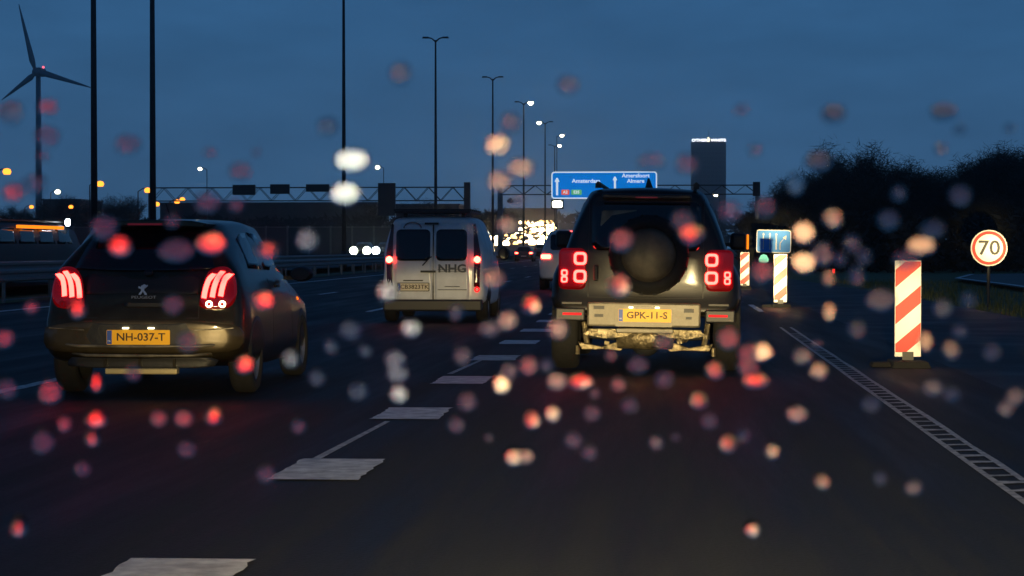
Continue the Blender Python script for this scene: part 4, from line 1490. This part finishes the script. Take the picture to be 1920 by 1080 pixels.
# ---- generic far cars
def far_car(name, x, y, z, rz, paint, H=1.5, tail=None, head=None, wd=.88, L=4.3, head_r=.10, fog=False, detail=True):
    root = empty(name, (x, y, z), (0, 0, rz))

    def yr(x_, z_): return .06 * (abs(x_) / wd) ** 5 + max(0, z_ - H * .62) * .35
    s_ = Shell([
        (0, (wd * .97, .34, H * .52, wd * .9, H * .64, wd * .64, H * .97, .09)),
        (.6, (wd, .3, H * .55, wd * .92, H * .65, wd * .68, H, .1)),
        (L * .5, (wd, .25, H * .55, wd * .92, H * .65, wd * .69, H, .1)),
        (L * .66, (wd, .25, H * .52, wd * .9, H * .62, wd * .64, H * .86, .1)),
        (L * .78, (wd, .25, H * .5, wd * .88, H * .58, wd * .6, H * .66, .06)),
        (L, (wd * .85, .3, H * .42, wd * .7, H * .48, wd * .45, H * .52, .05)),
    ], yr, 2)
    s_.body('body', paint, root)
    s_.rear_patch('rear_window', M['glass'], root, rrect(0, H * .80, wd * 1.22, H * .26, .08), .01)
    MB().prism([(-wd * .6, H * .66), (wd * .6, H * .66), (wd * .5, H * .92), (-wd * .5, H * .92)], L * .70, L * .74).build('windscreen', M['glass'], root)
    for s in (-1, 1):
        s_.side_patch('side_window', M['glass'], root, [(.6, H * .68), (.75, H * .93), (L * .5, H * .94), (L * .68, H * .68)], s)
        for yy in (L * .18, L * .8):
            MB().lathe([(.001, -.1), (.3, -.1), (.32, -.07), (.32, .07), (.3, .1), (.001, .1)], 'X', (s * (wd - .1), yy, .32), 16).build('wheel', M['rubber'], root)
        if tail:
            o = s_.rear_patch('tail_lamp', tail, root, rrect(s * wd * .76, H * .56, .30, .13, .04), .02)
        if head:
            MB().lathe([(.001, .08), (head_r * .7, .06), (head_r, 0), (head_r, -.05)], 'Y', (s * wd * .74, L + .03, .66), 14).build('headlamp', head, root, True)
            if fog:
                MB().lathe([(.001, .05), (.05, .04), (.07, 0)], 'Y', (s * wd * .74, L + .03, .30), 10).build('fog_lamp', M['fog'], root, True)
    MB().box((0, -.03, H * .36), (.5, .02, .11)).build('number_plate', M['plate_w'], root)
    return root


# white SUV half hidden behind the off-roader
p = at(1066, 465, 62)
o = far_car('suv', p.x, 62, 0, R(1), M['white_car'], 1.82, M['red_bulb'], None, .90)
tag(o, 'tall white car half hidden behind the boxy off-roader', 'car')
for s in (-1, 1): MB().box((s * 1.0, 2.9, 1.1), (.2, .1, .15)).build('mirror', M['black'], o, bevel=.03)
MB().box((-.02, .34, 1.78), (.3, .03, .03)).build('high_brake_lamp', M['red_bulb'], o)
# dark car far ahead with both tail lamps lit
p = at(982, 465, 190)
o = far_car('sedan', p.x, 190, 0, 0, M['dark_car'], 1.45, M['red_bulb'], None, .88)
tag(o, 'far dark car with both red tail lamps lit, just past the white van', 'car')
p = at(1014, 462, 260)
o = far_car('sedan', p.x, 260, 0.3, 0, M['grey_car'], 1.45, M['red_lens'], None, .88)
tag(o, 'farthest grey car ahead, its dim tail lamps under the cluster of headlamps', 'car')
# the dark vehicle with an orange lamp strip, on the other carriageway
p = at(0, 420, 58)
dv = tag(empty('minibus', (-18.6, 51, 0.25)), 'dark minibus with an orange lamp strip on the opposite carriageway', 'minibus')
s_ = Shell([(0, (.98, .4, 1.0, .96, 1.15, .86, 1.72, .12)), (.5, (1.0, .35, 1.0, .97, 1.15, .88, 1.74, .12)), (9.0, (1.0, .35, 1.0, .97, 1.15, .88, 1.74, .12)), (10.4, (.99, .35, 1.0, .95, 1.1, .80, 1.60, .12)), (11.2, (.95, .4, .9, .85, .95, .6, 1.1, .08))], lambda x_, z_: .04 * x_ ** 4, 2)
s_.body('body', M['black'], dv)
for k in range(5):
    s_.side_patch('side_window', M['glass'], dv, [(.8 + k * 1.8, 1.15), (.8 + k * 1.8, 1.58), (2.4 + k * 1.8, 1.58), (2.4 + k * 1.8, 1.15)], 1)
for yy in (1.8, 9.4): wheel(dv, .9, yy, .36, .24); wheel(dv, -.9, yy, .36, .24)
MB().box((1.03, 6.2, 1.62), (.06, 4.3, .09)).build('lamp_strip', M['orange_led'], dv)
MB().lathe([(.001, -.07), (.10, -.05), (.10, .05), (.001, .07)], 'X', (.98, 9.0, 1.79), 12).build('roof_lamp', M['white_led'], dv)
MB().box((.5, 5.4, 1.80), (.5, 9.0, .04)).build('roof_trim', M['darksteel'], dv)

# oncoming cars
OG = 'oncoming cars with dipped headlamps on the far carriageway'
oc = 0
for px, hm, lab in ((675.5, 'head_green', 'nearest oncoming dark car with two blazing headlamps, well clear of the white van'), (717, 'head_cool', 'oncoming car with blazing headlamps, half hidden by the white van')):
    p = at(px, 470, 205)
    o = far_car('car', p.x, 205 + 4.3, p.z - .66, PI, M['dark_car'], 1.5, None, M[hm], .9, head_r=.40, fog=True)
    tag(o, lab, 'car', OG)

lights = [(925, 448, 330), (941, 457, 330), (955, 443, 400), (947, 452, 350), (959, 457, 335), (972, 446, 380), (981, 455, 350), (985, 443, 420), (990, 438, 450), (994, 431, 500),
          (1003, 452, 380), (1008, 441, 430), (1010, 434, 470), (1016, 429, 520), (1019, 447, 400), (1023, 438, 450), (1026, 424, 560), (1031, 432, 500), (1033, 422, 600), (1013, 422, 600),
          (998, 423, 600), (987, 417, 640), (1006, 428, 540), (1018, 416, 650), (1029, 417, 640), (1022, 431, 510), (1001, 445, 400), (1014, 452, 370), (1034, 428, 560), (979, 417, 660)]
for k in range(16):
    D_ = 330 + 20 * k + rnd.uniform(0, 12)
    lights.append((rnd.uniform(975, 1036), 465 - (rise(D_) + .66 - EYE) * F / D_ + rnd.uniform(-1.5, 1.5), D_))
proto = None
shades = ('leftmost', 'low', 'high')
lights.sort()
prev = None
for i, (px, py, D) in enumerate(lights):
    p = at(px, py, D)
    if i % 3 == 0:
        proto = far_car('car', 0, 0, 0, PI, M[('dark_car', 'grey_car', 'white_car')[(i // 3) % 3]], 1.5, None, M['far_gold' if (i // 3) % 3 == 1 else 'far_warm'], .9, head_r=(.42 if i % 4 else .55) if px < 1000 else (.6 if i % 4 else .8))
        o = proto
    else:
        o = copy_tree(proto)
    o.location = (p.x, D + 4.3, p.z - .66)
    band = 'bottom' if py > 450 else 'lower' if py > 440 else 'middle' if py > 430 else 'upper' if py > 421 else 'topmost'
    bs = globals().setdefault('band_seen', {}); bs[band] = bs.get(band, 0) + 1
    tag(o, f'{WORDS[bs[band] - 1]}oncoming car from the left in the {band} row of the far headlamp cluster', 'car', 'cars of the far headlamp cluster')


# ------------------------------------------------------------------ raindrops on the windscreen
def drop_mat(i, rough, tint):
    m = bpy.data.materials.new('rain_water_%d' % i)
    m.use_nodes = True
    t_ = m.node_tree
    t_.nodes.clear()
    o_ = t_.nodes.new('ShaderNodeOutputMaterial')
    g = t_.nodes.new('ShaderNodeBsdfRefraction')
    g.inputs['IOR'].default_value = 1.33
    g.inputs['Roughness'].default_value = rough
    tr_ = t_.nodes.new('ShaderNodeBsdfTransparent')
    mx_ = t_.nodes.new('ShaderNodeMixShader')
    mx_.inputs[0].default_value = tint
    t_.links.new(tr_.outputs[0], mx_.inputs[1])
    t_.links.new(g.outputs[0], mx_.inputs[2])
    t_.links.new(mx_.outputs[0], o_.inputs[0])
    return m


ROUGH = [.11, .14, .17, .20]
DM = [drop_mat(i, r_, f_) for i, (r_, f_) in enumerate(zip(ROUGH, (.95, .85, .62, .42)))]
WA = R(55)
N0 = Vector((0, math.cos(WA), math.sin(WA)))
P0 = Vector((0, .78, EYE))
EYEV = Vector((0, 0, EYE))


def on_screen(px, py):
    d = ray(px, py)
    return EYEV + d * ((P0 - EYEV).dot(N0) / d.dot(N0))


def refract(d, n, eta):
    c = -d.dot(n)
    k = 1 - eta * eta * (1 - c * c)
    return (d * eta + n * (eta * c - math.sqrt(max(k, 0)))).normalized()


T = {'hl': (118, 535), 'hr': (415, 540), 'dl': (1080, 500), 'dr': (1335, 505), 'vl': (725, 487), 'vr': (890, 487), 'on': (690, 470), 'cl': (1008, 440),
     'b1': (1703, 570), 'b2': (1463, 525), 's70': (1855, 465), 'sky': (1500, 120), 'sgn': (1130, 345), 'dark': (1700, 430), 'st': (188, 345), 'cl2': (1000, 448), 'mx': (1045, 383)}
# x, y, radius x, radius y, target lamp, roughness index, blur spread in degrees
DR = [
    (20, 212, 24, 20, 'st', 1, 1.0), (88, 256, 24, 20, 'hl', 3, 3.5), (240, 272, 24, 20, 'hl', 3, 4.5), (24, 362, 19, 18, 'hl', 2, 2.2), (62, 350, 24, 18, 'cl', 3, 4), (450, 322, 22, 18, 'hr', 3, 3.5),
    (388, 378, 26, 18, 'hr', 3, 3.5), (195, 426, 25, 22, 'hl', 3, 3.0), (225, 461, 22, 20, 'hl', 0, .6), (396, 455, 28, 20, 'hr', 0, .6), (500, 470, 22, 18, 'hr', 1, 1.6), (575, 449, 20, 18, 'on', 2, 1.5),
    (330, 470, 34, 20, 'hr', 3, 4), (660, 301, 33, 21, 'on', 0, .6), (648, 363, 27, 20, 'on', 0, .8), (957, 230, 19, 20, 'cl', 3, 4), (933, 272, 23, 20, 'cl', 1, 1.2), (977, 316, 26, 19, 'cl', 2, 2.0),
    (935, 340, 22, 19, 'cl', 2, 1.5), (750, 138, 20, 20, 'cl', 3, 6), (1065, 160, 20, 18, 'cl', 3, 6), (615, 238, 20, 18, 'on', 3, 5), (1222, 304, 26, 14, 'sgn', 2, 1.2), (1288, 308, 22, 21, 'dr', 3, 2.5),
    (1165, 450, 21, 19, 'dr', 2, 2.0), (1296, 437, 23, 19, 'dr', 0, .8), (1280, 412, 22, 16, 'dr', 3, 3), (1160, 534, 22, 20, 'dl', 1, 1.2), (1492, 345, 16, 18, 'sky', 2, 2), (1562, 215, 24, 18, 'dark', 2, 2),
    (1770, 211, 25, 16, 'dark', 2, 2), (1533, 303, 26, 18, 'dark', 2, 2), (1370, 395, 21, 19, 'dr', 3, 3), (1434, 388, 20, 18, 'dr', 3, 2.5), (1506, 436, 21, 19, 'b2', 0, .5), (1560, 409, 18, 18, 'b2', 1, 1.4),
    (1507, 492, 23, 18, 'b2', 0, .5), (1542, 476, 20, 20, 'b2', 2, 2), (1665, 412, 20, 18, 's70', 3, 4), (1597, 456, 15, 16, 'b2', 3, 3), (1727, 460, 27, 17, 'b1', 0, .8), (1700, 487, 24, 16, 'dr', 3, 3),
    (1748, 430, 22, 16, 's70', 3, 3.5), (1800, 366, 20, 18, 's70', 3, 3.5), (1430, 508, 20, 20, 'dr', 2, 1.4), (1605, 516, 15, 17, 'b2', 3, 3), (1553, 521, 9, 14, 'b2', 1, 1), (1652, 562, 28, 18, 'b1', 2, 2.2),
    (1555, 585, 10, 15, 'b2', 0, .9), (1767, 577, 18, 15, 's70', 2, 2.5), (1815, 562, 15, 14, 's70', 3, 3), (1735, 640, 13, 17, 'b1', 0, .8), (1783, 655, 16, 15, 'b1', 1, 1.8), (1800, 621, 14, 12, 'b1', 3, 2.4),
    (1606, 618, 16, 14, 'b2', 3, 3), (1860, 661, 16, 14, 'b1', 3, 3.5), (1428, 660, 20, 15, 'b2', 0, .7), (1504, 668, 17, 15, 'b2', 2, 1.8), (1534, 696, 16, 14, 'b2', 1, 1), (1750, 727, 19, 14, 'b1', 2, 2),
    (1785, 740, 15, 13, 'b1', 3, 3), (1904, 744, 17, 14, 'b1', 2, 1.8), (1885, 766, 15, 13, 'b1', 2, 2), (1493, 778, 19, 13, 'cl', 2, 2.2), (1634, 757, 18, 14, 'b1', 3, 2.2), (1447, 847, 14, 13, 'b2', 1, 1.4),
    (1542, 904, 13, 12, 'b2', 1, 1.4), (1650, 897, 12, 12, 'b1', 3, 3), (1712, 915, 17, 12, 'b1', 2, 2.0), (1411, 996, 14, 11, 'cl', 1, 2.0), (1364, 833, 16, 15, 'dr', 1, 1.6), (1310, 752, 16, 14, 'dr', 1, 1.5),
    (1340, 694, 17, 15, 'dr', 1, 1.1), (1366, 634, 20, 19, 'dr', 2, 2.0), (1416, 714, 25, 13, 'dr', 0, 1.0), (1402, 688, 20, 14, 'dr', 2, 1.6), (1402, 662, 18, 14, 'dr', 2, 1.6), (1044, 716, 18, 14, 'cl', 2, 1.6),
    (1087, 716, 23, 13, 'dl', 0, 1.0), (998, 788, 16, 14, 'dl', 1, 1.0), (1036, 777, 14, 13, 'cl', 1, 1.6), (963, 859, 15, 13, 'cl', 1, 1.8), (986, 857, 13, 12, 'cl', 2, 2.0), (1075, 826, 16, 14, 'dl', 3, 2.8),
    (876, 754, 17, 15, 'dl', 3, 3), (855, 797, 15, 13, 'dl', 3, 3.5), (940, 722, 16, 15, 'cl', 0, 1.2), (955, 697, 15, 14, 'cl', 3, 2.6), (990, 686, 17, 15, 'dl', 2, 2.4), (925, 522, 21, 17, 'vr', 1, 1.0),
    (996, 571, 18, 16, 'dl', 0, 1.0), (952, 602, 18, 16, 'cl', 2, 2.0), (918, 617, 18, 14, 'cl', 3, 3), (868, 668, 16, 15, 'cl', 3, 4.5), (1046, 617, 19, 17, 'cl', 2, 2.2), (1196, 684, 18, 15, 'dr', 3, 3),
    (1245, 712, 17, 14, 'dr', 3, 3), (770, 616, 18, 15, 'on', 1, 1.3), (726, 547, 20, 17, 'on', 1, 1.2), (745, 700, 19, 15, 'on', 2, 2.2), (740, 673, 18, 15, 'on', 2, 2.4), (747, 739, 17, 15, 'on', 1, 1.3),
    (672, 735, 18, 15, 'on', 3, 3.2), (657, 619, 20, 16, 'on', 3, 2.8), (546, 673, 15, 14, 'on', 2, 2.0), (594, 710, 14, 13, 'on', 3, 5), (493, 562, 22, 16, 'hr', 0, .7), (458, 683, 18, 15, 'hr', 0, .7),
    (400, 779, 16, 15, 'hr', 0, 1.2), (344, 785, 17, 14, 'hr', 2, 3), (298, 785, 15, 13, 'hr', 2, 3), (181, 785, 20, 15, 'hl', 0, .9), (121, 796, 12, 13, 'hl', 2, 1.8), (173, 822, 14, 13, 'hl', 1, 1.8),
    (80, 830, 21, 20, 'hl', 3, 3), (181, 718, 12, 15, 'hl', 0, .7), (94, 736, 21, 19, 'hl', 2, 1.6), (146, 577, 16, 17, 'hl', 0, .8), (10, 634, 15, 16, 'hl', 2, 2.2), (14, 730, 18, 16, 'hl', 3, 2.6),
    (35, 990, 16, 15, 'hl', 1, 2.2), (500, 890, 18, 14, 'hr', 3, 2.4), (350, 843, 17, 14, 'hr', 3, 4),
    (325, 571, 18, 16, 'hr', 3, 2.6), (352, 640, 20, 18, 'hr', 3, 2.8), (1245, 640, 18, 15, 'dr', 3, 3),
    (1685, 362, 14, 14, 's70', 3, 4), (1620, 480, 14, 14, 'b1', 3, 4), (1180, 760, 15, 13, 'dr', 3, 3.2), (1110, 775, 15, 13, 'dl', 3, 3), (560, 800, 13, 12, 'hr', 3, 3.6),
    (250, 700, 14, 13, 'hl', 3, 3), (855, 585, 14, 13, 'vr', 3, 3), (1105, 850, 14, 12, 'dl', 3, 3), (1330, 790, 15, 13, 'dr', 3, 3), (155, 880, 15, 13, 'hl', 3, 3), (620, 650, 13, 12, 'on', 3, 4),
]
xr = random.Random(21)
LAMPS = [(k_, T[k_]) for k_ in ('hl', 'hr', 'dl', 'dr', 'vr', 'on', 'cl', 'b1', 'b2', 's70')]
for _ in range(44):
    x_, y_ = xr.uniform(10, 1910), 840 - 640 * xr.random() ** 1.1
    if min(math.hypot(x_ - q[0], y_ - q[1]) for q in DR) < 34: continue
    k_ = min(LAMPS, key=lambda q: math.hypot(q[1][0] - x_, (q[1][1] - y_) * .8) * xr.uniform(.6, 1.5))[0]
    r_ = xr.choice((7, 9, 10, 12, 13, 15, 18))
    DR.append((round(x_), round(y_), r_, round(r_ * xr.uniform(.75, .95)), k_, xr.choice((2, 3, 3, 3)), xr.uniform(1.6, 4)))
NW = {'h': 'red', 'd': 'red', 'v': 'pinkish red', 'o': 'white', 'c': 'beige', 'b': 'orange', 's': 'pale', 'm': 'pale'}
ANCH = [('the dark hatchback', 262, 560), ("the hatchback's near tail lamp", 415, 540), ("the hatchback's far tail lamp", 118, 540), ('the yellow hatchback plate', 262, 632), ('the white van', 812, 500),
        ('the boxy off-roader', 1210, 470), ('the yellow off-roader plate', 1207, 590), ('the nearest striped beacon', 1703, 575), ('the middle striped beacon', 1463, 525), ('the round 70 sign', 1855, 465),
        ('the blue direction sign', 1133, 345), ('the office tower', 1328, 320), ('the wind turbine', 68, 135), ('the blue lane sign', 1450, 453), ('the dashed block line', 620, 885),
        ('the oncoming headlamps', 690, 470), ('the far headlamp cluster', 1000, 440), ('the open road ahead', 1150, 900), ('the ladder patterned edge line', 1760, 820), ('the tall black poles', 230, 150), ('the dark wood', 1750, 380)]
counts = {}
ORD = ['', 'second ', 'third ', 'fourth ', 'fifth ', 'sixth ', 'seventh ', 'eighth ', 'ninth ', 'tenth ', 'eleventh ']
for idx, (px, py, rx, ry, tg, ri, spr) in enumerate(DR):
    tx, ty = T[tg]
    c0 = on_screen(px, py)
    d_in = ray(px, py)
    d_w = refract(d_in, -N0, 1 / 1.33)
    jx, jy = rnd.uniform(-6, 6), rnd.uniform(-6, 6)
    if ri >= 2 and tg in ('b1', 'b2', 's70', 'hl', 'hr', 'dl', 'dr', 'cl', 'on'): jy += 12 * spr; spr *= .55
    if ri < 2 and tg in ('hl', 'hr', 'dl', 'dr'): spr += .8
    ax_, ay_ = tx + jx - px, ty + jy - py
    far_ = math.hypot(ax_, ay_)
    if ri == 3 and far_ > 430: ax_, ay_ = ax_ * 430 / far_, ay_ * 430 / far_
    d_out = ray(px + ax_, py + ay_)
    n1 = (d_w * 1.33 - d_out).normalized()
    if n1.dot(N0) < 0: n1 = -n1
    U = Vector((1, 0, 0))
    V = N0.cross(U).normalized()
    a_, b_, c_ = n1.dot(U), n1.dot(V), n1.dot(N0)
    gu, gv = -a_ / c_, -b_ / c_
    nseg, nring = 22, 6
    wob = [1 + .07 * noise.noise(Vector((math.cos(2 * PI * k / nseg) * 1.3, math.sin(2 * PI * k / nseg) * 1.3, idx * 3.7))) * 2 for k in range(nseg)]
    rim = []
    for k in range(nseg):
        a = 2 * PI * k / nseg
        q = on_screen(px + rx * wob[k] * math.cos(a), py + ry * wob[k] * math.sin(a)) - c0
        rim.append((q.dot(U), q.dot(V)))
    Rm = sum(math.hypot(u, v) for u, v in rim) / nseg
    theta = R(spr) / .45 * (.55 if ri > 1 else .8)

    def hgt(u, v, rho):
        return gu * u + gv * v - theta * Rm * rho * rho / 2
    hmin = min(hgt(u, v, 1) for u, v in rim)
    h0 = -hmin + .00025
    b = MB()
    b.v.append((0, 0, h0))
    rr = [1 / 6 * k for k in range(1, 6)] + [.97]
    for r_ in rr:
        for u, v in rim: b.v.append((u * r_, v * r_, h0 + hgt(u * r_, v * r_, r_)))
    for u, v in rim: b.v.append((u, v, 0))
    b.v.append((0, 0, 0))
    for k in range(nseg): b.f.append((0, 1 + k, 1 + (k + 1) % nseg))
    for r_ in range(len(rr)):
        for k in range(nseg):
            a, c = 1 + r_ * nseg + k, 1 + r_ * nseg + (k + 1) % nseg
            b.f.append((a, c, c + nseg, a + nseg))
    for k in range(nseg):
        b.f.append((len(b.v) - 1, 1 + len(rr) * nseg + k, 1 + len(rr) * nseg + (k + 1) % nseg))
    o = b.build('raindrop', DM[ri], None, False)
    for pl_ in o.data.polygons: pl_.use_smooth = pl_.index < nseg * len(rr)
    mw = Matrix((U, V, N0)).transposed().to_4x4()
    mw.translation = c0
    o.matrix_world = mw
    an = min(ANCH, key=lambda q: math.hypot(px - q[1], py - q[2]))
    dx, dy = px - an[1], py - an[2]
    if math.hypot(dx, dy) < 40: rel = 'over'
    elif abs(dy) > abs(dx): rel = 'below' if dy > 0 else 'above'
    else: rel = 'to the right of' if dx > 0 else 'to the left of'
    colr = 'dark smudged' if tg == 'dark' else ('blue' if tg == 'sgn' else NW[tg[0]])
    if ri == 3: colr = 'faint ' + colr
    size = 'large' if rx > 21 else ('small' if rx < 16 else 'round')
    key = f'{colr} {size} raindrop {rel} {an[0]}'
    counts.setdefault(key, []).append((math.hypot(dx, dy), o))
for key, lst in counts.items():
    lst.sort(key=lambda q: q[0])
    for i, (_, o) in enumerate(lst):
        col_, rest = key.split(' raindrop ')
        lab = f'{ORD[i]}{"nearest " if i == 0 and len(lst) > 1 else ""}{col_} raindrop on the windscreen {rest}'
        if i > 0: lab = f'{ORD[i]}nearest {col_} raindrop on the windscreen {rest}'
        if len(lab.split()) > 16: lab = lab.replace(' on the windscreen', '')
        tag(o, lab, 'raindrop', 'out of focus raindrops on the windscreen')


# ------------------------------------------------------------------ damp evening air
HZ = bpy.data.materials.new('damp_air')
HZ.use_nodes = True
t_ = HZ.node_tree
t_.nodes.clear()
o_ = t_.nodes.new('ShaderNodeOutputMaterial')
pv = t_.nodes.new('ShaderNodeVolumePrincipled')
pv.inputs['Color'].default_value = (.95, .96, 1, 1)
pv.inputs['Density'].default_value = .00028
pv.inputs['Anisotropy'].default_value = .92
t_.links.new(pv.outputs[0], o_.inputs['Volume'])
hz = MB().box((0, 1000, 58), (4000, 2400, 120)).build('haze', HZ)
tag(hz, 'damp evening air', None, kind='stuff')
